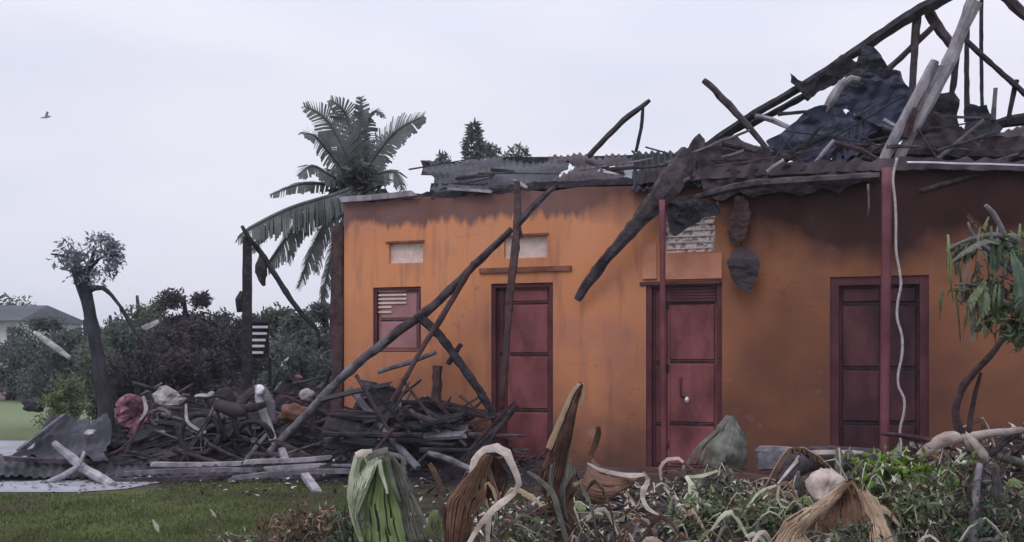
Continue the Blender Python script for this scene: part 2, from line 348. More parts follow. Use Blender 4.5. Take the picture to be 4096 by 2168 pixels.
def sheet(name, c00, c10, c11, c01, m, nu=60, nv=30, corr=.018, waves=14, crumple=.10, rag=.06, hole=.0, sc=1.5, parent=None, **kw):
    """corrugated, crumpled roofing sheet over four corners (u along c00-c10)"""
    bm = bmesh.new(); c = [Vector(x) for x in (c00, c10, c11, c01)]
    nrm = (c[1]-c[0]).cross(c[3]-c[0]).normalized(); sd = Vector((R(0, 90), R(0, 90), R(0, 90))); g = []
    for j in range(nv+1):
        row = []
        for i in range(nu+1):
            u, v = i/nu, j/nv
            eu = rag*noise.noise(sd+Vector((v*6, 0, 1)))*(1 if u < .5 else -1)*abs(2*u-1)**3*2
            ev = rag*noise.noise(sd+Vector((u*8, 5, 1)))*abs(2*v-1)**3*2+rag*.6*noise.noise(sd+Vector((u*25, 5, 3)))*abs(2*v-1)**4
            uu, vv = u+eu, v+ev
            p = c[0]*(1-uu)*(1-vv)+c[1]*uu*(1-vv)+c[2]*uu*vv+c[3]*(1-uu)*vv
            q = sd+p*sc
            p = p+nrm*(corr*math.sin(u*waves*2*math.pi)+crumple*(noise.noise(q)+.5*noise.noise(q*2.3)+.2*abs(noise.noise(q*5))))
            row.append(bm.verts.new(p))
        g.append(row)
    for j in range(nv):
        for i in range(nu):
            if hole and noise.noise(sd*2+Vector((i/nu*7, j/nv*4, 0))) > hole: continue
            bm.faces.new((g[j][i], g[j][i+1], g[j+1][i+1], g[j+1][i])).smooth = True
    bmesh.ops.delete(bm, geom=[v for v in bm.verts if not v.link_faces], context='VERTS')
    o = mk(name, bm, m, parent, solid=.006)
    if parent is None: setp(o, **kw)
    return o
def poly_scrap(name, pts, m, crumple=.06, sc=3, thick=.01, parent=None, rough=.012, cuts=3, jag=.035, fold=0, **kw):
    """crumpled scrap from an outline of world points lying roughly in one plane"""
    q_ = []
    for a, b in zip(pts, pts[1:]+pts[:1]):
        a = Vector(a); b = Vector(b); k = max(1, int((b-a).length/.09))
        for j in range(k): q_.append(a.lerp(b, j/k)+(Vector((R(-1, 1), 0, R(-1, 1)))*jag if j else Vector()))
    bm = bmesh.new(); vs = [bm.verts.new(p) for p in q_]; f = bm.faces.new(vs)
    bm.normal_update(); nrm = f.normal.copy()
    bmesh.ops.triangulate(bm, faces=bm.faces[:])
    for _ in range(cuts): bmesh.ops.subdivide_edges(bm, edges=[e for e in bm.edges if e.calc_length() > (.05 if fold else .07)], cuts=1, use_grid_fill=True)
    bmesh.ops.triangulate(bm, faces=bm.faces[:])
    sd = Vector((R(0, 90), R(0, 90), R(0, 90))); fa = R(-.6, .6); cf, sf = math.cos(fa), math.sin(fa)
    for v in bm.verts:
        q = Vector((v.co.x*.6, v.co.y, v.co.z*1.5))*sc+sd if fold else v.co*sc+sd
        v.co = v.co+nrm*(fold*math.sin((v.co.x*cf+v.co.z*sf)*2*math.pi/.16))+nrm*crumple*(noise.noise(q)+.7*abs(noise.noise(q*2.0))+.35*abs(noise.noise(q*4.3)))+Vector((noise.noise(q*4), 0, noise.noise(q*4+sd)))*rough*2
    o = mk(name, bm, m, parent, solid=thick)
    if parent is None: setp(o, **kw)
    return o
def leaf_quad(bm, p, d, w, L, nrm, mi=0, curl=.25):
    s = d.cross(nrm)
    if s.length < 1e-3: return
    s.normalize(); n = s.cross(d).normalized()
    a = bm.verts.new(p); m1 = bm.verts.new(p+d*L*.5+s*w+n*L*curl*.4); m2 = bm.verts.new(p+d*L*.5-s*w+n*L*curl*.4); t = bm.verts.new(p+d*L-n*L*curl)
    mid = bm.verts.new(p+d*L*.5+n*L*curl*.15)
    for f in ((a, m1, mid), (mid, m1, t), (a, mid, m2), (mid, t, m2)): bm.faces.new(f).material_index = mi
def rdir(): 
    v = Vector((random.gauss(0, 1), random.gauss(0, 1), random.gauss(0, 1))); return v.normalized()
def leaf_cloud(bm, c, rad, n, size, clumps=14, cr=.35, nmat=1, down=0.0):
    """leaf-sized faces gathered in clumps through an ellipsoid"""
    c = Vector(c); cc = []
    for _ in range(clumps):
        d = rdir()*R(.25, 1)**.6; cc.append((c+Vector((d.x*rad[0], d.y*rad[1], d.z*rad[2])), R(.6, 1.3)))
    for i in range(n):
        q, k = random.choice(cc); d = rdir()*(random.random()**.5)*cr*k*min(rad)*1.3
        p = q+Vector((d.x, d.y, d.z*.75)); dd = (rdir()+Vector((0, 0, -down))).normalized(); s = size*R(.6, 1.4)
        leaf_quad(bm, p, dd, s*.19, s*1.15, rdir(), random.randrange(nmat))
def tree(name, px, py_top, Y, w, h, label, mname='treeleaf', n=3500, leaf=.16, trunk_r=.14, cat='tree', group=None, cone=False, zt=None, size_c=.4):
    if not cone and zt is None and Y < 32: py_top -= 7; h += .15
    if not cone: n = int(n*1.7); leaf *= .68
    top = P(px, py_top, Y); r = empty(name, (top.x, Y, 0), label=label, cat=cat, group=group)
    bm = bmesh.new(); base = Vector((top.x, Y, 0))
    tube(bm, [base-Vector((0, 0, .1)), base+Vector((.1, 0, top.z*.45)), Vector((top.x, Y, top.z*.85))], [trunk_r, trunk_r*.7, trunk_r*.25], 8, .1, step=.4)
    for k in range(5):
        a = R(0, 6.28); z = top.z-h*R(.45, .8); tube(bm, [Vector((top.x, Y, z-h*.15)), Vector((top.x+math.cos(a)*w*.3, Y+math.sin(a)*w*.3, z+h*.12))], [trunk_r*.4, trunk_r*.12], 5, .1, step=.5)
    mk('trunk', bm, 'bark', r)
    bm = bmesh.new()
    if cone:
        for k in range(n):
            f = random.random()**1.3; rr = w/2*(1-f)*(.5+.5*random.random())*(1+.35*math.sin(f*26)); a = R(0, 6.28)
            leaf_quad(bm, Vector((top.x+math.cos(a)*rr, Y+math.sin(a)*rr, top.z-h+h*f)), Vector((math.cos(a), math.sin(a), R(-.3, .6))).normalized(), leaf*.2, leaf*R(.6, 1.4), rdir())
    else:
        leaf_cloud(bm, (top.x, Y, top.z-h/2), (w/2*.82, w/2*.7, h/2*.85), n, leaf, clumps=22, cr=size_c)
    mk('crown', bm, mname, r)
    return r
def frond(bm, pts, w, droop=.35, strip=.05, gap=.25, rib=.02, up=(0, 0, 1), wprof=None, lean=.35, mi_rib=0, mi=0, torn=.15):
    """one big leaf: midrib plus torn blade strips down both sides"""
    P_, _ = resample(pts, strip); n = len(P_); up = Vector(up).normalized()
    tube(bm, pts, [rib]+[rib*.8]*(len(pts)-2)+[rib*.2], 6, .05, step=.1, up=(.1, -1, .3), mi=mi_rib)
    for side in (-1, 1):
        prev = None
        for i in range(n-1):
            f = i/(n-1); ww = w*(wprof(f) if wprof else math.sin(math.pi*min(1, f*.93+.06))**.6)*R(1-torn, 1)
            tg = (P_[i+1]-P_[i]).normalized(); s = tg.cross(up)
            if s.length < .05: s = Vector((1, 0, 0))
            s = s.normalized()*side; dr = droop*(1+.3*noise.noise(P_[i]*5))
            d = (s*(1-.3*dr)+Vector((0, 0, -1))*dr+tg*lean).normalized()
            a, b = P_[i], P_[i+1]
            m1 = a+d*ww*.5+Vector((0, 0, .04*ww)); m2 = b+d*ww*.5+Vector((0, 0, .04*ww))
            dd = (d+Vector((0, 0, -dr*.8))).normalized()
            e1 = m1+dd*ww*.5; e2 = m2+dd*ww*.5*R(.9, 1.0)
            if random.random() < gap: m2 = m2.lerp(m1, .55); e2 = e2.lerp(e1, .75)
            va = [bm.verts.new(x) for x in (a, b, m2, e2, e1, m1)]
            bm.faces.new((va[0], va[1], va[2], va[5])).material_index = mi; bm.faces.new((va[5], va[2], va[3], va[4])).material_index = mi
def strap(name, pts, w, m='drypink', flat=.16, label=None, cat='leaf', group=None, up=(0, -1, .3), parent=None, rough=.1, step=.04):
    w = [q*.66 for q in w] if isinstance(w, (list, tuple)) else w*.66
    bm = bmesh.new(); tube(bm, pts, w, 8, rough*1.8, flat*.5, up=up, step=step, nscale=16)
    for f in bm.faces: f.smooth = False
    o = mk(name, bm, m, parent)
    if parent is None: setp(o, label, cat, group)
    return o
def chunk(bm, c, r, sub=2, sq=(1, 1, .7), amp=.35):
    v = bmesh.ops.create_icosphere(bm, subdivisions=sub, radius=1)['verts']; sd = Vector((R(0, 99), R(0, 99), R(0, 99))); rz = Matrix.Rotation(R(0, 6.28), 3, 'Z')
    for x in v:
        k = 1+amp*2*noise.noise(x.co*1.3+sd)+amp*.6*noise.noise(x.co*3+sd)
        x.co = rz @ Vector((x.co.x*sq[0]*k*r, x.co.y*sq[1]*k*r, x.co.z*sq[2]*k*r))+Vector(c)
def copy_thing(o, loc, rot, sc=1.0, **kw):
    c = o.copy(); COL.objects.link(c); c.location = loc; c.rotation_euler = rot; c.scale = (sc,)*3
    for ch in o.children:
        d = ch.copy(); COL.objects.link(d); d.parent = c
    return setp(c, **kw)

# ================================================================ SETTING
bm = bmesh.new(); bmesh.ops.create_grid(bm, x_segments=2, y_segments=2, size=900)
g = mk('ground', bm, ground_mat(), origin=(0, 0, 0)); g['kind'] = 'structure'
def flat_poly(name, pts, z, m):
    bm = bmesh.new(); bm.faces.new([bm.verts.new((x, y, z)) for x, y in pts]); o = mk(name, bm, m, origin=(0, 0, 0)); o['kind'] = 'structure'; return o
flat_poly('path', [(-30, 10.5), (-4.6, 10.5), (-4.15, 10.75), (-3.9, 11.6), (-4.2, 14.0), (-6.2, 16.4), (-30, 17.2)], .008, 'concrete')
def ragged(cx, cy, rx, ry, n=60, amp=.12):
    return [(cx+rx*math.cos(a)*(1+amp*noise.noise((math.cos(a)*3, math.sin(a)*3, cx))), cy+ry*math.sin(a)*(1+amp*noise.noise((math.cos(a)*3, math.sin(a)*3, cx+5)))) for a in [2*math.pi*i/n for i in range(n)]]
flat_poly('dirt_ground', ragged(2.9, 9.6, 4.3, 3.9), .004, 'dirt')
bm = bmesh.new(); rows = []
for i in range(60):
    x = -46+i*.6; h = .75+.25*noise.noise((x*.2, 0, 0)); rows.append([bm.verts.new((x, 32-1.2+.3*noise.noise((x*.4, 3, 0)), -.05)), bm.verts.new((x, 32, h*.8)), bm.verts.new((x, 33, h)), bm.verts.new((x, 35.5, -.05))])
for a, b in zip(rows, rows[1:]):
    for k in range(3): bm.faces.new((a[k], b[k], b[k+1], a[k+1]))
mk('bank', bm, 'bank', origin=(0, 0, 0))['kind'] = 'structure'

# ================================================================ HOUSE
def s_of(px, off=0): return (W(px, 350, off)-WA).dot(WD)
def z_of(px, py, off=0): return W(px, py, off).z
XL = s_of(344)
ang = math.atan2(WD.y, WD.x)
SOOT = []
for px, py in [(344, 222), (430, 221), (505, 216), (590, 213), (640, 210), (700, 224), (722, 236), (745, 268), (800, 285), (850, 300), (930, 285), (1000, 275)]:
    SOOT.append(((s_of(px)+1)/10, z_of(px, py)/5))
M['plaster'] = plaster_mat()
house = empty('burnt_house', WA, ang, label='long orange plastered house with maroon doors, its roof burnt off', cat='house')
HM = house.matrix_basis
def L2W(x, y, z): return WA+WD*x+WN*y+Vector((0, 0, z))
def hbox(bm, x0, x1, y0, y1, z0, z1): box(bm, x0, x1, y0, y1, z0, z1, HM)
XR = 10.5
ZT = 3.42
def opening(px0, px1, py0, py1): 
    return [s_of(px0), s_of(px1), z_of((px0+px1)/2, py1), z_of((px0+px1)/2, py0)]
D1 = opening(491, 553, 283, 466); D2 = opening(646, 722, 281, 470); D3 = opening(830, 929, 276, 476)
for D in (D1, D2, D3): D[2] = .14
V1 = opening(389, 423, 243, 263); V2 = opening(504, 547, 236, 258); V3 = opening(665, 715, 206, 252)
WI = opening(373, 421, 287, 352)
def wall_grid(x0, x1, y0, y1, z0, topf, holes, step=.12):
    bm = bmesh.new(); xs = {x0, x1}; zs = {z0}
    for h in holes: xs |= {h[0], h[1]}; zs |= {h[2], h[3]}
    x = x0
    while x < x1: xs.add(x); x += step
    xs = sorted(xs); xs = [xs[0]]+[b for a, b in zip(xs, xs[1:]) if b-a > 1e-4]
    hx = [v for h in holes for v in h[:2]]
    xs = [v for v in xs if v in hx or all(abs(v-q) > .03 for q in hx)]
    zs = sorted(zs)+['T']
    def Z(x, j): return topf(x) if zs[j] == 'T' else zs[j]
    V = {}
    def v(i, j, k):
        if (i, j, k) not in V: V[(i, j, k)] = bm.verts.new(L2W(xs[i], (y0, y1)[k], Z(xs[i], j)))
        return V[(i, j, k)]
    def solid(i, j):
        if i < 0 or j < 0 or i >= len(xs)-1 or j >= len(zs)-1: return False
        if zs[j+1] == 'T': return True
        cx = (xs[i]+xs[i+1])/2; cz = (zs[j]+zs[j+1])/2
        return not any(h[0] < cx < h[1] and h[2] < cz < h[3] for h in holes)
    for i in range(len(xs)-1):
        for j in range(len(zs)-1):
            if not solid(i, j): continue
            bm.faces.new((v(i, j, 0), v(i+1, j, 0), v(i+1, j+1, 0), v(i, j+1, 0)))
            bm.faces.new((v(i, j, 1), v(i, j+1, 1), v(i+1, j+1, 1), v(i+1, j, 1)))
            if not solid(i-1, j): bm.faces.new((v(i, j, 0), v(i, j+1, 0), v(i, j+1, 1), v(i, j, 1)))
            if not solid(i+1, j): bm.faces.new((v(i+1, j, 0), v(i+1, j, 1), v(i+1, j+1, 1), v(i+1, j+1, 0)))
            if not solid(i, j-1): bm.faces.new((v(i, j, 0), v(i, j, 1), v(i+1, j, 1), v(i+1, j, 0)))
            if not solid(i, j+1): bm.faces.new((v(i, j+1, 0), v(i+1, j+1, 0), v(i+1, j+1, 1), v(i, j+1, 1)))
    return bm
topz = lambda x: ZT+.05*noise.noise((x*2.2, 0, 0))+.03*noise.noise((x*7, 3, 0))
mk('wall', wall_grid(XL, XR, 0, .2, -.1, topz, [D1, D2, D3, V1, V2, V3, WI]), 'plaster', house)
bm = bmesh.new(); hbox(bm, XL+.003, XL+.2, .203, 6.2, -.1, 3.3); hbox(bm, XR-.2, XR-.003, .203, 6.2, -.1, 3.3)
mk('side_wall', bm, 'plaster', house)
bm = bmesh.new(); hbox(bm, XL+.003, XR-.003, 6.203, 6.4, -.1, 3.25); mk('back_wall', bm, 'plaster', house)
for xx in (s_of(610), s_of(790)):
    bm = bmesh.new(); hbox(bm, xx, xx+.15, .203, 6.197, -.1, 3.2); mk('partition', bm, 'char', house)
bm = bmesh.new(); hbox(bm, XL+.2, XR-.2, .2, 6.2, -.1, .1); mk('floor_slab', bm, 'dirt', house)
bm = bmesh.new(); hbox(bm, XL-.1, XR, -.55, -.003, -.1, .13); mk('plinth', bm, 'soil', house)
# charred corner pier and its broken top
bm = bmesh.new(); xa, xb = s_of(332), s_of(344)
vs = box(bm, xa, xb-.003, -.04, .18, -.05, z_of(338, 226), HM)
bmesh.ops.subdivide_edges(bm, edges=bm.edges[:], cuts=6, use_grid_fill=True)
for v in bm.verts: v.co += Vector((noise.noise(v.co*4), noise.noise(v.co*4+Vector((9, 0, 0))), noise.noise(v.co*3+Vector((0, 9, 0)))))*.03
mk('corner_post', bm, 'brownw', house)
# blocked vents and the breeze block
for V, m in ((V1, 'vent'), (V2, 'vent'), (V3, 'ventdirt')):
    bm = bmesh.new(); hbox(bm, V[0], V[1], .05, .15, V[2], V[3])
    o = mk('vent', bm, m, house)
    if m == 'vent':
        bm = bmesh.new(); hbox(bm, V[0]-.04, V[1]+.02, -.02, -.001, V[3]+.004, V[3]+.028); mk('vent_ledge', bm, 'lintelm', o)
    else:
        bm = bmesh.new()
        for k in range(7): hbox(bm, V[0]+.02, V[1]-.02, .035, .047, V[2]+.04+k*.07, V[2]+.055+k*.07)
        mk('vent_rib', bm, 'vent', o)
# panels of raised plaster round door two, lintel strip over door one
def face_box(px0, px1, py0, py1, t=.03, name='plaster_band', m='trim', parent=None):
    q = opening(px0, px1, py0, py1); bm = bmesh.new(); hbox(bm, q[0], q[1], -t, -.001, q[2], q[3]); return mk(name, bm, m, parent or house)
face_box(665, 722, 254, 279, .025)
face_box(643, 657, 243, 279, .03)
face_box(480, 572, 267, 272, .03, 'lintel', 'lintelm')
face_box(640, 722, 281.3, 284.5, .02, 'lintel', 'door_dark')
# steel doors
def bevel_leaf(x0, x1, z0, z1, y, m, rails, parent, name='door_leaf', slats=None):
    bm = bmesh.new(); hbox(bm, x0, x1, y, y+.03, z0, z1)
    lf = mk(name, bm, m, parent)
    bm = bmesh.new(); e = .03
    zz = [z0]+rails+[z1]
    for a, b in zip(zz, zz[1:]):
        if b-a < .1: continue
        vs = box(bm, x0+e, x1-e, y-.018, y-.001, a+.022, b-.022, HM)
        for v in vs:
            l = HM.inverted() @ v.co
            if l.y < y-.01: l.x += .012 if l.x < (x0+x1)/2 else -.012; l.z += .012 if l.z < (a+b)/2 else -.012; v.co = HM @ l
    mk('door_panel', bm, m, lf)
    for z in (z0+.25, (z0+z1)/2+.1, z1-.2):
        bm = bmesh.new(); hbox(bm, x1-.012, x1+.02, y-.012, y-.002, z-.045, z+.045); tube(bm, [L2W(x1+.004, y-.014, z-.05), L2W(x1+.004, y-.014, z+.05)], .008, 6, 0); mk('hinge', bm, 'char', lf)
    for z in rails:
        bm = bmesh.new(); hbox(bm, x0+e, x1-e, y-.006, y-.0005, z-.010, z+.010); mk('seam', bm, 'char', lf)
    if slats:
        bm = bmesh.new()
        for k in range(slats[2]):
            z = slats[0]+(slats[1]-slats[0])*k/(slats[2]-1)
            hbox(bm, x0+.02, x1-.02, y-.035, y-.0185, z-.012, z+.012)
        mk('louvre', bm, 'door_dark', lf)
    return lf
def frame(D, w, parent, y=.02, m='door_dark', name='door_frame'):
    bm = bmesh.new()
    hbox(bm, D[0], D[0]+w, y, .16, D[2], D[3]); hbox(bm, D[1]-w, D[1], y, .16, D[2], D[3]); hbox(bm, D[0]+w+.001, D[1]-w-.001, y+.002, .16, D[3]-w, D[3]); 
    return mk(name, bm, m, parent)
def zrow(D, px, py): return z_of(px, py, .08)
d = frame(D1, .05, house, name='door'); r1 = [zrow(D1, 525, y) for y in (432, 354, 350)][:3]
bevel_leaf(s_of(505), D1[1]-.052, .16, D1[3]-.055, .09, 'door', [z_of(525, 411), z_of(525, 355), z_of(525, 303)], d)
bevel_leaf(D1[0]+.052, s_of(505)-.006, .16, D1[3]-.055, .08, 'door_dark', [z_of(525, 411), z_of(525, 355)], d)
d = frame(D2, .06, house, name='door')
l2 = bevel_leaf(s_of(666), D2[1]-.062, .16, D2[3]-.065, .09, 'door', [z_of(690, 425), z_of(690, 362), z_of(690, 303)], d, slats=(z_of(690, 300), z_of(690, 288), 5))
bevel_leaf(D2[0]+.062, s_of(666)-.006, .16, D2[3]-.065, .085, 'door_dark', [z_of(650, 425), z_of(650, 364)], d)
bm = bmesh.new(); c = W(687, 400, .05); chunk(bm, c, .032, 2, (1, .8, 1.3), .05); tube(bm, [c, W(687, 400, .10)], .012, 6, 0); mk('handle', bm, 'tin', l2, smooth=True)
bm = bmesh.new(); a = W(681, 377, .055); tube(bm, [a, a-Vector((0, 0, .22)), a-Vector((-.09, 0, .24))], .012, 6, 0); mk('handle', bm, 'door_dark', l2)
d = frame(D3, .09, house, name='door')
l3 = bevel_leaf(D3[0]+.092, s_of(883)-.004, .16, D3[3]-.095, .09, 'door_sooty', [z_of(860, 424), z_of(860, 369), z_of(860, 304)], d)
bevel_leaf(s_of(883)+.004, D3[1]-.092, .16, D3[3]-.095, .09, 'door_sooty', [z_of(900, 424), z_of(900, 369), z_of(900, 304)], d)
bm = bmesh.new(); a = W(885, 392, .05); tube(bm, [a, a-Vector((0, 0, .18))], .014, 6, 0); mk('handle', bm, 'grey', l3)
# window with rosy shutter
wf = frame(WI, .045, house, name='window')
sh = bevel_leaf(WI[0]+.05, WI[1]-.047, WI[2]+.02, WI[3]-.047, .07, 'shutter', [z_of(400, 320)], wf, name='shutter')
bm = bmesh.new()
for k, py in enumerate((291, 295, 299, 303, 307, 312)):
    z = z_of(395, py, .06); hbox(bm, s_of(377), s_of(390 if k > 3 else 405), .035, .05, z-.011, z+.011)
mk('louvre', bm, 'vent', sh)
# veranda posts
for px, y0, m, r in ((661, 200, 'redpost', .034), (886, 168, 'plumpost', .050)):
    bm = bmesh.new(); a = W(px+1, y0, -.5); b = W(px+(3 if px < 700 else -2), 470, -.5); b.z = .05
    tube(bm, [b, (a+b)/2, a], r, 8, .05, step=.3); mk('veranda_post', bm, m, house)
# wall plate beam (charred) along the top and the pale boards left on it
timber('wall_plate', [W(344, 201, .05), W(440, 196, .05), W(560, 186, .05), W(640, 182, .05)], [.05, .06, .06, .05], 'char', parent=house, seg=4, rough=.25)
plank('eave_board', W(338, 200, -.06), W(417, 193, -.06), .05, .07, 'pale', parent=house)
plank('eave_board', W(447, 186, -.05), W(492, 190, -.05), .05, .05, 'grey', parent=house)
plank('eave_board', W(650, 190, -.08), W(700, 178, -.08), .06, .06, 'char', parent=house)
timber('wall_plate', [W(640, 180, -.02), W(760, 172, -.02), W(900, 166, -.02), W(1060, 168, -.02)], [.09, .10, .09, .09], 'sheet_brown', parent=house, seg=4, rough=.3)
# surviving flat roof slope of burnt sheets behind the wall top
sheet('roof_sheet', W(437, 196, .1), W(560, 190, .1), W(566, 159, 1.9), W(424, 161, 1.9), 'sheet', waves=22, corr=.02, crumple=.07, rag=.04, parent=house)
sheet('roof_sheet', W(552, 193, .12), W(655, 188, .12), W(650, 156, 1.8), W(548, 160, 1.8), 'sheet_brown', waves=16, corr=.02, crumple=.10, rag=.05, hole=.33, parent=house)
sheet('roof_sheet', W(632, 190, -.1), W(700, 186, -.1), W(694, 153, .5), W(632, 150, .5), 'sheet', waves=10, corr=.02, crumple=.05, rag=.03, parent=house)
plank('ridge_board', W(421, 168, 1.85), W(500, 167, 1.85), .05, .20, 'sheet', parent=house, up=(0, 0, 1))
plank('ridge_board', W(500, 160, 1.8), W(640, 158, 1.8), .06, .08, 'char', parent=house)
plank('ridge_board', W(430, 188, .6), W(448, 188, .6), .05, .12, 'char', parent=house)
plank('roof_batten', W(455, 176, .8), W(500, 172, .8), .05, .04, 'grey', parent=house)
# plaster soot crust hanging under the eave (right)
poly_scrap('eave_sheet', [W(x, y, -.1) for x, y in [(696, 172), (760, 168), (800, 166), (850, 165), (880, 166), (878, 176), (852, 184), (840, 193), (822, 188), (800, 196), (780, 190), (752, 197), (738, 192), (716, 200), (704, 192)]], 'sheet_brown', crumple=.08, sc=2, fold=.015, cuts=5, parent=house)
timber('eave_pole', [W(688, 200, -.2), W(742, 186, -.25), W(800, 181, -.2), W(880, 176, -.2)], [.03, .05, .05, .04], 'char_soft', parent=house)
plank('gutter_strip', W(903, 162, -.22), W(1060, 167, -.22), .04, .018, 'tin', parent=house)
# --- roof frame over the right hand end
def rf(pts, r, m='char', off=1.0, **k):
    o = timber('rafter', [W(x, y, off) for x, y in pts], r, m, parent=house, **k); return o
rf([(690, 158), (748, 118), (799, 88), (838, 63), (868, 44), (913, 14), (948, -4), (985, -24)], [.05, .055, .055, .055, .07, .08, .08, .08], off=1.0, seg=6, rough=.09)
rf([(745, 127), (775, 112), (806, 95)], [.05, .04, .04], off=1.15)
rf([(985, -24), (1008, -1), (1024, 14), (1110, 90)], [.07, .06, .06, .06], 'char_soft', off=1.0)
rf([(917, 12), (914, 60), (912, 95)], [.05, .045, .04], 'char_soft', off=1.05)
rf([(936, 24), (912, 47), (886, 72)], [.035, .035, .04], 'char_soft', off=1.1)
rf([(928, 10), (938, 26), (954, 48)], [.055, .06, .05], 'char_soft', off=1.15)
rf([(967, 28), (967, 122)], [.032, .034], off=1.3, seg=4)
rf([(982, -24), (982, 108)], [.022, .022], off=1.4, seg=4)
rf([(961, 36), (985, 58), (1024, 93), (1060, 124)], [.03, .032, .036, .036], off=.9)
rf([(957, 44), (955, 70), (951, 98)], [.045, .04, .035], off=1.6)
rf([(1017, 80), (1012, 100), (1008, 124)], [.03, .028, .024], off=.95)
rf([(996, 124), (1024, 119), (1080, 118)], [.05, .07, .07], off=1.0)
rf([(996, 88), (993, 120)], [.022, .03], 'grey', off=.9)
rf([(704, 150), (760, 155), (860, 152), (1000, 155), (1100, 156)], [.05, .05, .05, .06, .05], off=.6)
rf([(843, 56), (826, 74), (806, 100)], [.03, .04, .03], off=1.1)
rf([(700, 156), (728, 134), (760, 118)], [.06, .05, .04], off=1.3)

# ================================================================ LOOSE THINGS ON THE ROOF
grp = 'burnt roofing sheets slumped on the wall top'
for lab, m, off, cr_, pts in [
    ('blue-black crumpled roofing sheet draped from the big rafter', 'sheet_blue', .8, .16, [(864, 46), (873, 47), (884, 60), (890, 69), (900, 70), (905, 84), (912, 90), (914, 108), (900, 122), (880, 128), (862, 118), (846, 108), (836, 110), (826, 102), (838, 92), (848, 78), (858, 64)]),
    ('dark navy roofing sheet hanging lowest over the eave', 'sheet_blue', .4, .16, [(800, 116), (826, 106), (842, 108), (856, 122), (846, 134), (838, 142), (834, 152), (826, 164), (806, 167), (786, 160), (772, 150), (766, 141), (780, 134), (788, 126)]),
    ('slate roofing sheet folded behind the leaning pale poles', 'sheet', 1.1, .14, [(862, 100), (884, 84), (913, 90), (918, 100), (914, 120), (904, 138), (890, 150), (872, 150), (862, 140), (868, 128), (852, 120)]),
    ('brown scorched roofing sheet lying right of the leaning pale poles', 'sheet_brown', .6, .12, [(903, 162), (908, 140), (916, 112), (928, 106), (940, 112), (950, 124), (962, 126), (980, 134), (985, 150), (984, 164)]),
    ('black torn roofing sheet propped below the central uprights', 'sheet', 1.0, .10, [(922, 100), (936, 94), (953, 90), (960, 100), (957, 114), (960, 128), (955, 140), (930, 142), (918, 124)]),
    ('bent dark roofing sheet between the uprights at the far right', 'sheet', .9, .10, [(968, 103), (988, 104), (994, 118), (1002, 128), (1000, 146), (975, 148), (962, 136)]),
    ('tattered brown roofing sheet slumped where the big rafter starts', 'sheet_brown', .4, .14, [(688, 164), (692, 150), (706, 142), (722, 138), (734, 134), (744, 144), (762, 149), (780, 156), (790, 166), (780, 178), (700, 182)]),
    ('small scorched roofing flap tipped up left of the big rafter', 'char_soft', .4, .06, [(684, 154), (690, 144), (700, 133), (705, 141), (702, 150), (692, 160)]),
    ('dark roofing sheet sagging under the middle of the wall top', 'sheet_brown', .7, .14, [(846, 142), (862, 136), (884, 150), (906, 146), (925, 152), (928, 168), (846, 170), (826, 162)]),
    ('rusty roofing sheet lying flat along the far right wall top', 'sheet_brown', .6, .12, [(985, 136), (1000, 134), (1030, 138), (1100, 134), (1100, 166), (982, 164), (978, 150)])]:
    poly_scrap('roofing_sheet', [W(x, y, off+.02*math.sin(x)) for x, y in pts], m, crumple=cr_*.75, sc=1.5, thick=.012, cuts=5, fold=.016, label=lab, cat='roofing sheet', group=grp)
for lab, m, cs, kw in [
    ('corrugated grey sheet sloping up behind the crossing pole', 'sheet', [(700, 172, .3), (775, 168, .2), (784, 152, 1.0), (712, 146, 1.0)], dict(waves=13, crumple=.10)),
    ('corrugated navy sheet edge lit between the two blue-black sheets', 'sheet_blue', [(816, 158, .5), (868, 158, .5), (876, 112, 1.2), (826, 104, 1.2)], dict(waves=8, crumple=.14)),
    ('corrugated brown sheet lying behind the far right wall top', 'sheet_brown', [(900, 166, .5), (1090, 168, .5), (1090, 136, 1.5), (912, 130, 1.5)], dict(waves=24, crumple=.12))]:
    sheet('roofing_sheet', *[W(x, y, c) for x, y, c in cs], m, nu=48*2, nv=26, corr=.012, rag=.10, sc=1.8, label=lab, cat='roofing sheet', group=grp, **kw)
poly_scrap('roofing_scrap', [W(x, y, .9) for x, y in [(790, 72), (797, 80), (808, 82), (818, 76), (832, 64), (846, 56), (858, 62), (846, 74), (834, 84), (820, 90), (808, 100), (800, 92), (791, 82)]], 'char', crumple=.1, label='horned black scrap caught on the big rafter halfway up', cat='scrap')
poly_scrap('roofing_scrap', [W(x, y, .8) for x, y in [(862, 44), (872, 46), (884, 62), (892, 70), (900, 72), (904, 84), (888, 92), (860, 88), (842, 82), (856, 62)]], 'sheet', crumple=.12, label='dark bent scrap hooked over the top end of the roof heap', cat='scrap')
def loose(name, pts, r, m, label, cat='pole', off=.3, **k):
    return timber(name, [W(*((p[0], p[1], off) if len(p) == 2 else p)) for p in pts], r, m, label, cat, **k)
loose('leaning_pole', [(974, 2), (962, 30), (949, 62), (928, 102), (912, 132), (897, 162)], [.085, .06, .075, .075, .06, .05], 'pale', 'long thick pale pole leaning up from the wall top past the frame', off=.1, seg=10)
loose('leaning_pole', [(935, 61), (921, 88), (903, 122), (884, 160)], [.045, .055, .06, .055], 'pale', 'shorter pale pole left of and beside the thick pale pole', off=0, seg=10)
loose('leaning_pole', [(940, 66), (928, 90), (916, 110)], [.035, .04, .035], 'pale', 'short pale stick wedged between the two leaning pale poles', off=.05)
loose('leaning_pole', [(913, 108), (908, 128), (904, 138)], [.05, .06, .05], 'brownw', 'brown stub bridging the two leaning pale poles', off=0)
loose('crossing_pole', [(704, 80), (724, 100), (748, 126), (768, 150)], [.035, .045, .038, .03], 'char_soft', 'dark pole crossing the foot of the big rafter', off=.6)
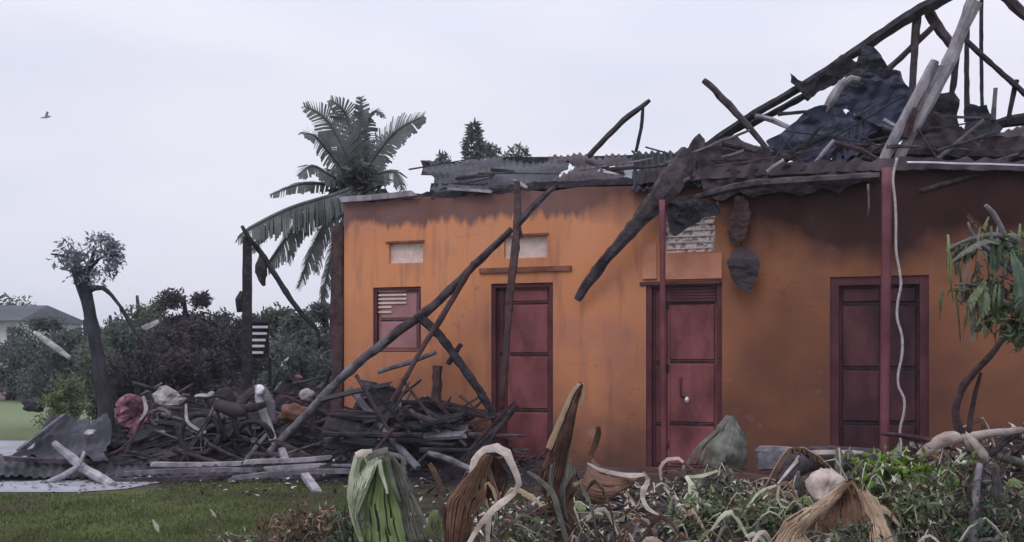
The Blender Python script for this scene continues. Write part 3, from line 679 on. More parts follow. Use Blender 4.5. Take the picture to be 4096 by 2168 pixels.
loose('broken_stick', [(755, 116), (772, 120), (790, 128)], [.03, .035, .03], 'pale', 'pale stick poking right from behind the dark crossing pole', off=.8)
loose('bent_pipe', [(822, 115), (832, 100), (842, 84), (852, 78), (860, 80)], [.035, .055, .05, .04, .03], 'pale', 'pale bent strip hooked over the blue-black roofing sheet', off=.45)
loose('broken_stick', [(815, 163), (824, 152), (834, 140)], [.02, .028, .018], 'pale', 'thin pale stick below the navy roofing sheet', off=0.0)
loose('broken_stick', [(767, 172), (784, 160)], [.02, .022], 'pale', 'stubby pale stick on the eave left of the navy sheet', off=-.2)
loose('broken_stick', [(722, 158), (744, 151)], [.025, .022], 'grey', 'grey stick on the tattered brown roofing sheet', off=.1)
loose('broken_stick', [(835, 143), (860, 150), (880, 160)], [.025, .028, .02], 'brownw', 'thin brown stick running to the foot of the pale poles', off=0.2)
loose('broken_stick', [(883, 120), (895, 126)], [.025, .02], 'pale', 'upper pale splinter sticking left of the pale poles', off=.1)
loose('broken_stick', [(883, 127), (896, 130)], [.025, .02], 'grey', 'lower grey splinter sticking left of the pale poles', off=.1)
loose('propped_rafter', [(588, 157), (605, 139), (624, 120), (640, 108), (650, 100)], [.035, .04, .042, .038, .028], 'char_soft', 'slanting charred stick forming a peak over the low roof', off=1.2)
loose('propped_rafter', [(643, 108), (641, 128), (636, 152)], [.022, .026, .022], 'char', 'thin upright black stick propping the slanting peak stick', off=1.2)
loose('broken_stick', [(512, 180), (520, 184), (527, 188)], [.02, .026, .018], 'pale', 'pale splinter on the middle of the low roof edge', off=-.1)
loose('broken_stick', [(666, 188), (678, 184), (690, 178)], [.02, .024, .02], 'grey', 'grey splinter above the hanging charred beam', off=-.2)
plank('loose_board', W(449, 189, -.1), W(492, 192, -.08), .05, .03, 'pale', 'pale board lying on the low roof edge above the wall', 'board')
plank('loose_board', W(604, 172, .3), W(622, 174, .3), .06, .03, 'tin', 'bright tin strip on the dark low roof', 'board')
bm = bmesh.new(); q = W(633, 175, .25)
box(bm, -.09, .09, -.01, .01, -.06, .06, Matrix.Translation(q) @ Matrix.Rotation(ang, 4, 'Z')); box(bm, -.11, .11, .012, .02, -.08, .08, Matrix.Translation(q) @ Matrix.Rotation(ang, 4, 'Z'))
setp(mk('tin_tile', bm, 'tin'), 'small square of bright tin beside the tin strip on the roof', 'tile')

# hanging things on the facade
o = timber('hanging_beam', [W(690, 152, -.1), W(668, 185, -.25), (W(645, 214, -.25)), W(612, 252, -.22), W(590, 280, -.16), W(577, 300, -.1)], [.11, .15, .10, .065, .065, .04], 'char_soft', 'thick charred beam hanging down the wall between the left doors', 'beam', seg=6, rough=.14, flat=.45)
poly_scrap('charred_scrap', [W(x, y, -.35) for x, y in [(665, 205), (690, 196), (718, 200), (722, 214), (706, 217), (698, 222), (686, 228), (676, 236), (670, 232), (668, 222)]], 'char', crumple=.08, label='ragged black scrap hanging over the speckled vent', cat='scrap')
poly_scrap('charred_scrap', [W(x, y, -.12) for x, y in [(734, 196), (748, 200), (750, 222), (744, 240), (732, 245), (727, 232), (731, 214)]], 'brownw', crumple=.02, jag=.015, fold=.008, label='brown scorched strip hanging right of the speckled vent', cat='scrap')
poly_scrap('hanging_scrap', [W(x, y, -.18) for x, y in [(733, 250), (745, 247), (754, 252), (760, 264), (757, 280), (749, 293), (740, 288), (731, 277), (727, 262)]], 'sheet_brown', crumple=.03, jag=.008, fold=.006, label='dark leaf-shaped scrap hanging on the orange wall', cat='scrap')
bm = bmesh.new(); tube(bm, [W(741, 247, -.08), W(742, 215, -.06), W(744, 190, -.05)], .008, 5, 0)
setp(mk('wire', bm, 'char'), 'thin black wire holding up the leaf-shaped scrap', 'wire')
bm = bmesh.new(); pp = [(897, 158), (893, 178), (895, 200), (896, 225), (896, 250), (899, 268), (901, 284), (898, 300), (897, 318), (902, 336), (902, 355), (898, 375), (899, 388), (904, 398), (904, 412), (900, 430), (901, 446), (899, 462)]
tube(bm, [W(x, y, -.62) for x, y in pp], .013, 8, .1, step=.05); setp(mk('rope', bm, 'rope'), 'wavy pale rope hanging in front of the right hand double door', 'rope')
bm = bmesh.new(); tube(bm, [W(868, 184, -.3), W(869, 205, -.3), W(868, 216, -.3)], .012, 6, 0)
setp(mk('wire', bm, 'grey'), 'short grey wire dangling left of the pale rope', 'wire')

# ================================================================ POLES LEANING ON THE FACADE
def lean(pts, r, m, label, **k):
    return timber('fallen_pole', [Vector(p) for p in pts], r, m, label, 'pole', **k)
bm = bmesh.new(); tube(bm, [P(262, 460, 12.7), P(305, 416, 12.5), P(345, 375, 12.35), P(382, 344, 12.2), P(400, 330, 12.1), P(424, 313, 12.0), P(440, 300, 11.95), P(478, 262, 11.8), P(512, 229, 11.65)], [.045, .05, .055, .055, .055, .06, .05, .045, .035], 10, .2)
for f in bm.faces: f.material_index = 1 if f.calc_center_median().z > 1.62+.25*noise.noise(f.calc_center_median()*8) else 0
setp(mk('fallen_pole', bm, ['grey', 'char_soft']), 'longest pole leaning from the ground up across the orange wall, scorched at the top', 'pole')
lean([P(519, 238, 11.5), P(517, 226, 11.5), P(535, 205, 11.55), P(555, 186, 11.7)], [.05, .05, .045, .03], 'char_soft', 'charred pole rising from the upright stick to the roof edge')
lean([P(517, 182, 11.7), P(517, 230, 11.5), P(511, 285, 11.3), P(507, 340, 11.15), P(502, 398, 11.0)], [.035, .05, .045, .035, .03], 'brownw', 'near upright brown stick standing in front of the left door')
lean([P(474, 262, 11.75), P(445, 312, 11.7), P(420, 352, 11.6), P(392, 402, 11.5)], [.03, .035, .03, .028], 'brownw', 'thin brown stick crossing behind the longest grey pole')
lean([P(418, 316, 12.0), P(440, 336, 11.9), P(462, 366, 11.75), P(482, 395, 11.65), P(498, 425, 11.6)], [.05, .055, .05, .05, .04], 'char', 'burnt black pole slanting down right from the longest pole')
lean([P(448, 364, 11.85), P(461, 344, 11.8)], [.035, .03], 'char', 'short black stub on the burnt pole before the wall')
lean([P(350, 388, 12.1), P(380, 425, 11.8), P(418, 468, 11.3)], [.035, .045, .04], 'grey', 'grey pole sloping down right over the black heap')
lean([P(428, 453, 11.4), P(450, 460, 11.1), P(482, 474, 10.8)], [.03, .035, .03], 'grey', 'grey stick lying low right of the black heap')
lean([P(378, 372, 12.2), P(410, 362, 12.1), P(436, 352, 12.05)], [.03, .032, .028], 'grey', 'grey stick laid across below the shuttered window')
lean([P(436, 440, 12.0), P(436, 400, 12.0), P(438, 366, 12.05)], [.07, .06, .06], 'brownw', 'short thick brown post standing left of the left door')
lean([P(385, 438, 11.9), P(400, 408, 11.9), P(412, 390, 11.9)], [.02, .03, .02], 'grey', 'little grey stick poking up out of the black heap')
lean([P(410, 410, 11.8), P(432, 428, 11.6), P(452, 436, 11.5)], [.02, .025, .02], 'grey', 'upper of two parallel grey sticks before the left door')
lean([P(418, 404, 11.9), P(446, 424, 11.6), P(466, 446, 11.4)], [.02, .025, .02], 'char_soft', 'lower of two parallel dark sticks before the left door')

# ================================================================ BURNT HEAPS
def mound(name, bumps, m, label, seed, x0, x1, y0, y1, res=.07, amp=.16, cat=None, kind='stuff'):
    bm = bmesh.new(); nx = int((x1-x0)/res); ny = int((y1-y0)/res); g = []
    def h(x, y):
        z = -.06
        for bx, by, rx, ry, hh in bumps: z = max(z, -.06+(hh+.06)*math.exp(-((x-bx)/rx)**2-((y-by)/ry)**2))
        k = min(1, max(0, z/.15))
        q = Vector((x, y, seed)); return z+k*amp*(noise.noise(q*1.7)+.6*noise.noise(q*4)+.35*abs(noise.noise(q*9)))
    for j in range(ny+1): g.append([bm.verts.new((x0+i*res, y0+j*res, h(x0+i*res, y0+j*res))) for i in range(nx+1)])
    for j in range(ny):
        for i in range(nx):
            v = (g[j][i], g[j][i+1], g[j+1][i+1], g[j+1][i])
            if max(q.co.z for q in v) > -.045: bm.faces.new(v)
    bmesh.ops.delete(bm, geom=[v for v in bm.verts if not v.link_faces], context='VERTS')
    o = mk(name, bm, m, origin=((x0+x1)/2, (y0+y1)/2, 0)); setp(o, label, cat, None, kind); return h
hA = mound('rubble_heap', [(-4.9, 14.4, 1.1, .8, .85), (-3.9, 14.4, .9, .8, 1.0), (-3.0, 14.2, .9, .8, 1.05), (-4.4, 13.4, 1.2, .6, .45), (-3.1, 13.3, 1.2, .5, .5), (-2.3, 13.7, .6, .7, 1.05)], 'heap', 'black burnt rubble heap left of the house', 1.3, -7, -1.4, 12.2, 16.5, cat='rubble')
hB = mound('rubble_heap', [(-1.65, 12.35, .58, .42, 1.10), (-1.0, 12.1, .6, .42, .92), (-.4, 11.8, .5, .4, .55), (-1.5, 11.7, .8, .4, .38), (.1, 11.6, .5, .3, .2)], 'heap', 'black burnt rubble heap against the orange wall', 5.1, -3.0, 1.0, 10.8, 13.2, cat='rubble')
# chunks on the heaps (prototypes, then copies)
protos = []
for k in range(6):
    bm = bmesh.new(); chunk(bm, (0, 0, 0), .11, 2, (R(.8, 1.5), R(.7, 1.1), R(.5, .8)), .4)
    protos.append(bm)
pm = []
for k, bm in enumerate(protos):
    me = bpy.data.meshes.new('rubble_chunk'); bm.to_mesh(me); bm.free(); me.materials.append(M[('darkstone', 'darkstone', 'char', 'clay', 'ash', 'darkstone')[k]]); pm.append(me)
def chunk_at(x, y, z, k, sc, label, group, name='rubble_chunk', cat='rubble chunk', rot=None):
    o = bpy.data.objects.new(name, pm[k]); COL.objects.link(o); o.location = (x, y, z); o.rotation_euler = rot or (R(-.5, .5), R(-.5, .5), R(0, 6.28)); o.scale = (sc,)*3
    return setp(o, label, cat, group)
for i in range(95):
    k = random.choice([0, 1, 2, 5, 0, 1, 2, 5, 3, 4]); x = R(-5.9, -1.9); y = R(12.9, 14.5); z = hA(x, y)
    if z < .12: continue
    chunk_at(x, y, z+.02, k, R(.35, 1.1) if k != 4 else R(.2, .5), 'lump of burnt rubble lying in the heap left of the house', 'burnt lumps in the left rubble heap')
for i in range(34):
    k = random.choice([0, 1, 2, 5, 0, 1, 2, 5, 3]); x = R(-2.2, .1); y = R(11.4, 12.4); z = hB(x, y)
    if z < .1: continue
    chunk_at(x, y, z+.02, k, R(.35, .9), 'lump of burnt rubble lying in the heap against the wall', 'burnt lumps in the wall rubble heap')
# tangled sticks
sp = []
for k in range(5):
    bm = bmesh.new(); L = R(.5, 1.0); tube(bm, [(-L/2, 0, 0), (0, R(-.03, .03), R(-.03, .03)), (L/2, 0, 0)], [R(.015, .03), .028, .014], 6, .25, flat=R(.4, 1), step=.08)
    me = bpy.data.meshes.new('burnt_stick'); bm.to_mesh(me); bm.free(); me.materials.append(M[('char', 'char_soft', 'char', 'grey', 'char_soft')[k]]); sp.append(me)
def stick_at(x, y, z, k, sc, rot, label, group):
    o = bpy.data.objects.new('burnt_stick', sp[k]); COL.objects.link(o); o.location = (x, y, z); o.rotation_euler = rot; o.scale = (sc,)*3
    return setp(o, label, 'stick', group)
for i in range(60):
    x = R(-5.8, -1.9); y = R(12.8, 14.4); z = hA(x, y)
    if z < .1: continue
    stick_at(x, y, z+.05, i % 5, R(.5, 1.3), (R(-.3, .3), R(-.8, .5), R(-1.2, 1.2)), 'burnt stick tangled in the heap left of the house', 'burnt sticks in the left rubble heap')
for i in range(30):
    x = R(-2.2, .3); y = R(11.2, 12.3); z = hB(x, y)
    if z < .08: continue
    stick_at(x, y, z+.05, i % 5, R(.5, 1.1), (R(-.3, .3), R(-.8, .6), R(-1.0, 1.0)), 'burnt stick tangled in the heap against the wall', 'burnt sticks in the wall rubble heap')
for i in range(34):
    px = R(350, 500); py = R(400, 462)-max(0, (430-px))*.12; Y = R(11.3, 12.1); a = random.choice([R(-.5, .5), R(-1.1, 1.1), R(.5, 1.0), R(-1.0, -.5)]); L = R(.35, 1.2)
    c = P(px, py, Y); d = Vector((math.cos(a), R(-.2, .2), math.sin(a)))*L/2
    if c.z-abs(d.z) < .05: c.z = abs(d.z)+R(.03, .12)
    e = random.choice([.018, .025, .035])
    timber('burnt_stick', [c-d, c+d], [e, e*R(.4, .9)], random.choice(['char', 'char', 'char_soft', 'brownw']), 'burnt splintered stick in the tangle before the shuttered window', 'stick', 'burnt splintered sticks before the shuttered window', flat=R(.4, 1))
for i in range(60):
    px = R(105, 335); Y = R(12.3, 14.0); a = random.choice([R(-.4, .4), R(-1.2, 1.2)]); L = R(.3, 1.1)
    x = P(px, 0, Y).x; c = Vector((x, Y, max(.05, hA(x, Y))+R(.0, .18))); d = Vector((math.cos(a), R(-.3, .3), math.sin(a)))*L/2
    c.z = max(c.z, abs(d.z)*.8+.03); e = random.choice([.015, .022, .032])
    timber('burnt_stick', [c-d, c+d], [e, e*R(.4, .9)], random.choice(['char', 'char', 'char_soft', 'char_soft', 'brownw', 'grey']), 'burnt splintered stick crossing over the heap left of the house', 'stick', 'burnt splintered sticks over the left heap', flat=R(.4, 1))
for i in range(52):
    px = R(688, 1010); a = random.choice([R(-.25, .25), R(-.3, .3), R(.3, 1.1), R(-1.1, -.3)]); L = R(.25, 1.35); off = R(-.1, .9)
    py = R(136, 176) if random.random() < .75 else R(105, 150)
    if py < 136 and not (800 < px < 960): continue
    if px < 760: py = max(py, 148)
    c = W(px, py, off); d = (WD*math.cos(a)+Vector((0, 0, 1))*math.sin(a))*L/2; e = random.choice([.012, .018, .028])
    timber('roof_splinter', [c-d, c+d], [e, e*R(.3, .9)], random.choice(['char', 'char', 'char', 'char_soft', 'char_soft', 'brownw', 'grey']), 'charred splinter in the wreckage on the wall top under the rafters', 'splinter', 'charred splinters on the wall top under the rafters', flat=R(.3, 1))
for i in range(30):
    px = random.choice([R(440, 545), R(615, 690)]); a = R(-.16, .16) if random.random() < .8 else R(-.6, .6); L = R(.3, 1.1); c = W(px, R(160, 196), R(-.05, .9)); d = (WD*math.cos(a)+Vector((0, 0, 1))*math.sin(a))*L/2; e = random.choice([.012, .018, .028])
    timber('roof_splinter', [c-d, c+d], [e, e*R(.3, .9)], random.choice(['char', 'char', 'char_soft', 'brownw', 'grey']), 'charred splinter lying along the low roof edge', 'splinter', 'charred splinters on the low roof', flat=R(.3, 1))
# ash and charcoal bits around the heaps
bm = bmesh.new()
for i in range(3200):
    x = random.gauss(-2.6, 2.2); y = random.gauss(11.9, .8)
    if x > .6 or y < 9.2: continue
    z = max(0.012, hA(x, y) if -7 < x < -1.4 and y > 12.2 else 0, hB(x, y) if x > -3 and y > 10.8 else 0)
    d = Vector((R(-1, 1), R(-1, 1), R(-.1, .3))).normalized(); L = R(.02, .09); leaf_quad(bm, Vector((x, y, z+.01)), d, L*R(.15, .4), L, Vector((R(-.4, .4), R(-.4, .4), 1)), random.choice([0, 0, 0, 1, 1, 2]), curl=.1)
setp(mk('ash_scatter', bm, ['char', 'char_soft', 'ash']), 'ash and charcoal bits scattered round the burnt heaps', 'ash', None, 'stuff')
# picked out pieces of the left heap
def lump(name, px, py, Y, r, m, label, sq=(1, 1, .7), amp=.3, cat='rubble chunk'):
    bm = bmesh.new(); chunk(bm, P(px, py, Y), r, 3, sq, amp); return setp(mk(name, bm, m, smooth=True), label, cat)
poly_scrap('pale_bundle', [P(x, y, 13.1) for x, y in [(152, 396), (158, 388), (168, 386), (176, 391), (184, 399), (178, 403), (168, 406), (158, 403)]], 'ash', crumple=.14, sc=5, thick=.03, cuts=4, label='largest pale crumpled bundle on top of the left heap', cat='bundle')
lump('pale_boulder', 307, 395, 13.2, .095, 'ash', 'small pale block beside the longest grey pole', (1.1, 1, .9), .15)
lump('pale_boulder', 203, 396, 13.6, .07, 'ash', 'flat pale pebble right of the largest pale bundle', (1.7, 1, .5), .15)
lump('pale_boulder', 90, 433, 12.6, .07, 'ash', 'small grey lump lying on the tilted dark sheet', (1.2, 1, .6), .2)
lump('pale_boulder', 218, 419, 13.0, .10, 'darkstone', 'sooty grey lump in the middle of the left heap', (1.4, 1, .7), .2)
lump('clay_lump', 292, 413, 12.9, .14, 'clay', 'brown clay lump below the small pale block', (1.3, .9, .9))
poly_scrap('cloth_bundle', [P(x, y, 12.85) for x, y in [(116, 404), (122, 396), (132, 394), (142, 398), (148, 408), (146, 420), (140, 432), (130, 436), (122, 428), (117, 416)]], 'pinkcloth', crumple=.16, sc=4, thick=.02, cuts=4, label='crumpled pink and maroon cloth bundle on the left heap', cat='cloth')
strap('cloth_strip', [P(143, 396, 12.8), P(146, 410, 12.75), P(140, 420, 12.75)], [.03, .04, .02], 'ash', label='pale rag strip beside the pink cloth bundle', cat='cloth')
bm = bmesh.new(); cc = P(160, 418, 13.0)
tube(bm, [cc+Vector((math.cos(a)*.13, 0, math.sin(a)*.11)) for a in [i*.55 for i in range(9)]], .03, 6, .1, step=.05)
setp(mk('bent_hoop', bm, 'grey'), 'curled grey metal hoop under the largest pale bundle', 'hoop')
mo = empty('motorcycle', Vector((P(215, 440, 12.7).x, 12.7, 0)), label='burnt black motorcycle lying half buried in the left heap', cat='motorcycle')
def wheel(c, r, tilt):
    bm = bmesh.new(); tube(bm, [c+Vector((math.cos(a)*r, tilt*math.sin(a)*r, math.sin(a)*r)) for a in [i*math.pi/10 for i in range(21)]], .038, 8, .08, step=.06); w = mk('wheel', bm, 'char', mo, smooth=True)
    bm = bmesh.new()
    for k in range(9): a = k*math.pi/4.5; tube(bm, [c, c+Vector((math.cos(a)*r, tilt*math.sin(a)*r, math.sin(a)*r))], .006, 4, 0, step=.3)
    tube(bm, [c-Vector((0, .05, 0)), c+Vector((0, .05, 0))], .035, 8, 0); mk('spokes', bm, 'grey', w)
c1 = P(200, 434, 12.7); c2 = P(254, 440, 12.75)
wheel(c1, .25, .25); wheel(c2, .24, -.2)
bm = bmesh.new(); tube(bm, [c1, P(212, 412, 12.7), P(218, 398, 12.7)], [.022, .024, .02], 6, .1); mk('fork', bm, 'grey', mo)
bm = bmesh.new(); tube(bm, [P(208, 398, 12.6), P(216, 396, 12.7), P(226, 399, 12.85)], .014, 6, .1); mk('handlebar', bm, 'char', mo)
bm = bmesh.new(); tube(bm, [P(215, 404, 12.7), P(232, 410, 12.7), P(246, 412, 12.72)], [.06, .10, .05], 8, .15); mk('tank', bm, 'sheet_brown', mo)
bm = bmesh.new(); tube(bm, [P(216, 408, 12.7), P(226, 436, 12.7), P(240, 440, 12.7), c2], .02, 6, .1); tube(bm, [P(232, 412, 12.7), P(240, 440, 12.7)], .02, 6, .1); tube(bm, [P(246, 412, 12.7), c2], .02, 6, .1); chunk(bm, P(230, 432, 12.72), .10, 2, (1, .7, 1), .3); mk('frame', bm, 'char', mo)
bm = bmesh.new(); tube(bm, [P(240, 408, 12.72), P(252, 408, 12.72), P(266, 404, 12.74)], [.05, .06, .035], 8, .15, flat=.6); mk('saddle', bm, 'char', mo)
for i in range(30):
    px = R(112, 330); Y = R(12.4, 13.6)
    if 178 < px < 272: Y = R(13.0, 13.6)
    x = P(px, 0, Y).x; z = max(.05, hA(x, Y))+R(.02, .14); a = R(0, 3.1); L = R(.3, .8)
    d = Vector((math.cos(a), math.sin(a)*.4, R(-.35, .35)))*L/2; c = Vector((x, Y, max(z, abs(d.z)+.05)))
    plank('charred_board', c-d, c+d, R(.08, .22), R(.015, .035), random.choice(['char', 'char', 'sheet', 'sheet_brown', 'char_soft']), 'charred board piece lying in the left rubble heap', 'board', 'charred board pieces in the left heap', up=(R(-.4, .4), R(-.9, -.2), 1))
for i in range(24):
    px = R(350, 470); py = R(392, 462)-max(0, 420-px)*.1; Y = R(11.5, 12.1); c = P(px, py, Y); a = R(-.25, .25); L = R(.4, 1.0)
    d = Vector((math.cos(a), R(-.2, .2), math.sin(a)))*L/2; c.z = max(c.z, abs(d.z)+.05)
    plank('charred_board', c-d, c+d, R(.10, .26), R(.02, .04), random.choice(['char', 'char', 'sheet', 'sheet_brown', 'char_soft']), 'charred board piece stacked in the heap below the shuttered window', 'board', 'charred board pieces below the shuttered window', up=(R(-.2, .2), R(-.9, -.1), 1))
strap('cloth_strip', [P(186, 404, 12.75), P(187, 420, 12.7), P(195, 428, 12.7), P(206, 432, 12.7)], [.02, .035, .03, .03], 'ash', label='pale rag trailing over the motorcycle wheel', cat='cloth')
timber('broken_board', [P(258, 385, 13.0), P(262, 408, 12.9), P(276, 446, 12.7)], [.05, .06, .045], 'pale', 'pale bent stick standing in the right of the left heap', 'stick', flat=.6)
timber('broken_board', [P(258, 387, 13.0), P(244, 398, 13.0), P(232, 420, 12.9)], [.05, .06, .06], 'char_soft', 'dark bent board leaning left from the pale bent stick', 'board', flat=.5)
timber('broken_board', [P(262, 386, 12.95), P(270, 404, 12.9), P(272, 420, 12.9)], [.05, .06, .05], 'grey', 'grey board hanging right of the pale bent stick', 'board', flat=.5)
lump('pale_boulder', 260, 390, 12.9, .055, 'white', 'bright white knob on top of the pale bent stick', (1, 1, 1.2), .15)

# tilted dark sheet at far left, boards and the crossed white sticks
sheet('fallen_sheet', P(10, 457, 12.4), P(108, 462, 11.9), P(108, 414, 13.2), P(62, 417, 13.6), 'sheet', waves=9, corr=.009, crumple=.16, rag=.05, label='dark roofing sheet tilted on the ground at the far left', cat='roofing sheet')
plank('edge_board', P(18, 452, 12.55), P(70, 412, 13.3), .06, .06, 'grey', 'grey board along the upper edge of the tilted dark sheet', 'board')
sheet('fallen_sheet', P(-30, 484, 11.3)+Vector((0, 0, .1)), P(140, 480, 11.5), P(150, 458, 12.9), P(-20, 452, 13.2), 'sheet', waves=18, crumple=.06, rag=.05, label='flat dark roofing sheet lying on the path at the far left', cat='roofing sheet')
sheet('fallen_sheet', P(95, 482, 11.5), P(345, 476, 11.6), P(345, 458, 12.7), P(110, 462, 12.8), 'sheet', waves=22, crumple=.06, rag=.04, label='long dark roofing sheet lying before the left heap', cat='roofing sheet')
timber('crossed_stick', [P(54, 443, 11.9), P(70, 457, 11.8), P(88, 471, 11.5), P(114, 486, 11.0)], [.04, .055, .06, .05], 'pale', 'thick whitish stick lying diagonally at the far left', 'stick')
timber('crossed_stick', [P(38, 486, 11.2), P(60, 477, 11.3), P(78, 466, 11.4), P(84, 452, 11.6)], [.02, .035, .03, .015], 'pale', 'thin whitish stick crossing under the thick diagonal one', 'stick')
for (x0, y0, x1, y1, Y, w, m, lab) in [
    (150, 464, 244, 463, 12.2, .09, 'pale', 'left pale board of the top row before the left heap'),
    (246, 462, 336, 457, 12.1, .09, 'pale', 'right pale board of the top row before the left heap'),
    (120, 474, 262, 470, 11.7, .06, 'grey', 'grey board in the second row before the left heap'),
    (264, 469, 330, 466, 11.8, .06, 'pale', 'short pale board in the second row before the left heap'),
    (90, 482, 240, 476, 11.35, .06, 'char_soft', 'dark board nearest the lawn before the left heap'),
    (232, 478, 356, 471, 11.3, .08, 'grey', 'grey board nearest the drooping green banana leaf'),
    (0, 458, 90, 462, 12.0, .10, 'char_soft', 'dark board lying across the flat sheet at the far left')]:
    plank('fallen_board', P(x0, y0, Y), P(x1, y1, Y), w, .05, m, lab, 'board', 'boards lying in rows before the left heap')
plank('fallen_board', P(304, 474, 11.2), P(318, 494, 10.5), .09, .05, 'pale', 'short pale board end jutting onto the lawn', 'board')
plank('fallen_board', P(281, 448, 12.4), P(287, 464, 12.2), .09, .05, 'pale', 'short pale board standing behind the top row', 'board')
plank('fallen_board', P(395, 420, 12.0), P(446, 428, 11.7), .22, .04, 'char_soft', 'broad brown board on the heap before the left door', 'board', up=(0, -.6, 1))
plank('fallen_board', P(405, 436, 11.7), P(470, 430, 11.5), .26, .04, 'grey', 'broad grey board on the heap before the left door', 'board', up=(0, -.6, 1))

# ================================================================ LEFT FRAME POST, LOUVRE, SNAPPED TREE
fp = empty('charred_upright', G(246, 452), label='tall charred upright with a bent rafter still attached', cat='post')
Yf = 14.2
bm = bmesh.new(); tube(bm, [P(247, 460, Yf), P(247, 340, Yf), P(247.5, 237, Yf)], [.09, .085, .075], 4, .08, step=.2); mk('post', bm, 'char', fp)
bm = bmesh.new(); tube(bm, [P(242, 226, Yf-.1), P(250, 240, Yf-.1), P(262, 254, Yf), P(282, 286, Yf), P(300, 312, Yf), P(317, 330, Yf), P(319, 348, Yf)], [.025, .04, .04, .045, .04, .03, .02], 6, .2); mk('rafter', bm, 'char', fp)
bm = bmesh.new(); tube(bm, [P(240, 312, Yf), P(239, 300, Yf), P(243, 292, Yf)], [.05, .07, .04], 6, .3); mk('bracket', bm, 'char', fp)
bm = bmesh.new(); tube(bm, [P(263, 254, Yf), P(261, 272, Yf), P(264, 286, Yf)], [.06, .09, .02], 6, .3, flat=.3); mk('flap', bm, 'char_soft', fp)
lv = empty('louvred_shutter', G(259, 440), label='louvred panel with bright gaps painted as white bars beside the charred upright', cat='shutter')
Yl = 14.6
bm = bmesh.new()
for k, py in enumerate((327, 333.5, 340, 346, 352.5)):
    a = P(251, py, Yl); b = P(268-k*1.2, py+.6, Yl); s = bm
    vs = box(s, a.x, b.x, Yl-.01, Yl+.01, a.z-.018, a.z+.018)  # white bars paint the bright background seen between the louvres
mk('bright_gap', bm, 'white', lv)['label'] = 'white bars painted for the bright view between the louvres'
bm = bmesh.new(); q0 = P(249, 322, Yl); q1 = P(249, 358, Yl)
box(bm, q0.x-.03, q0.x+.02, Yl-.02, Yl+.02, 0, q0.z); q2 = P(270, 358, Yl); box(bm, q2.x-.02, q2.x+.02, Yl-.02, Yl+.02, 0, q1.z); box(bm, q0.x+.021, q2.x+.02, Yl-.021, Yl+.019, q0.z-.03, q0.z)
mk('frame', bm, 'char', lv)
bm = bmesh.new(); box(bm, q0.x+.022, q2.x-.021, Yl+.02, Yl+.05, q1.z, q0.z-.031); mk('backing', bm, 'char', lv)

sn = empty('snapped_tree', G(108, 452), label='dark leaning trunk snapped off under a ragged tuft of leaves', cat='tree')
Ys = 13.6
bm = bmesh.new(); tube(bm, [P(109, 462, Ys), P(106, 410, Ys), P(97, 350, Ys), P(87, 300, Ys), P(78, 268, Ys)], [.13, .105, .085, .085, .11], 10, .12); mk('trunk', bm, 'bark', sn)
bm = bmesh.new(); tube(bm, [P(88, 290, Ys), P(103, 288, Ys), P(120, 306, Ys), P(132, 326, Ys), P(152, 358, Ys)], [.05, .03, .025, .03, .015], 6, .2); tube(bm, [P(82, 270, Ys), P(66, 257, Ys), P(51, 254, Ys)], [.04, .02, .012], 6, .2); tube(bm, [P(84, 275, Ys), P(100, 258, Ys), P(118, 255, Ys)], [.04, .02, .012], 6, .2)
tube(bm, [P(84, 280, Ys), P(92, 262, Ys), P(94, 246, Ys)], [.05, .03, .01], 6, .2)
mk('branch', bm, 'bark', sn)
bm = bmesh.new()
for c, rr, n in [((70, 249), (.17, .15, .18), 230), ((103, 245), (.22, .15, .14), 230), ((113, 264), (.10, .12, .24), 170), ((80, 268), (.20, .15, .16), 170), ((95, 274), (.22, .12, .18), 150), ((62, 262), (.14, .1, .12), 60), ((116, 246), (.14, .1, .1), 60)]:
    leaf_cloud(bm, P(c[0], c[1], Ys), rr, n, .075, clumps=12, cr=.8, down=.5)
for k in range(16):
    a = P(R(76, 104), R(250, 276), Ys); e = a+Vector((R(-.3, .3), R(-.1, .1), R(-.05, .28))); tube(bm, [a, (a+e)/2+Vector((0, 0, .03)), e], [.012, .008, .004], 5, .2, step=.08)
mk('crown', bm, 'paleleaf', sn)
poly_scrap('dead_leaf', [P(x, y, 13.5) for x, y in [(140, 326), (150, 323), (158, 320), (159, 323), (152, 328), (146, 330)]], 'ash', crumple=.02, label='pale dead leaf caught on the drooping branch', cat='leaf')
timber('white_stick', [P(34, 332, 27.9), P(48, 342, 27.8), P(70, 358, 27.7)], [.05, .09, .07], 'ash', 'bright bleached branch among the left bushes', 'branch', flat=.6)

# ================================================================ BACKGROUND
palm = empty('palm_tree', (-2.75, 17.5, 0), label='tall grey-green palm with wide fronds behind the house end', cat='palm')
Yp = 17.5; C = P(356, 186, Yp)
bm = bmesh.new(); tube(bm, [Vector((-2.75, Yp, -.05)), Vector((-2.72, Yp, 2)), C+Vector((0, 0, .15))], [.2, .16, .17], 10, .1, step=.2); mk('trunk', bm, 'bark', palm)
def pf(pts, w, gap=.36, droop=.35, strip=.036, dy=0):
    bm = bmesh.new(); w *= 1.12; q = [C]+[P(x, y, Yp+d) for x, y, d in pts]
    frond(bm, q, w, droop, strip, gap, .035, up=(0, -.8, .6), torn=.25, lean=.6); mk('frond', bm, 'palm', palm)
pf([(345, 150, -.2), (325, 118, -.3), (304, 106, -.4)], .34, droop=.15)
pf([(352, 140, -.1), (345, 112, -.2), (330, 100, -.3)], .36, droop=.1)
pf([(358, 150, 0), (361, 120, -.1), (361, 97, -.1)], .22, droop=.05)
pf([(364, 150, .2), (368, 122, .2), (376, 111, 0), (385, 118, 0)], .2, droop=.3)
pf([(376, 155, -.1), (398, 130, -.3), (424, 116, -.4)], .40, droop=.25)
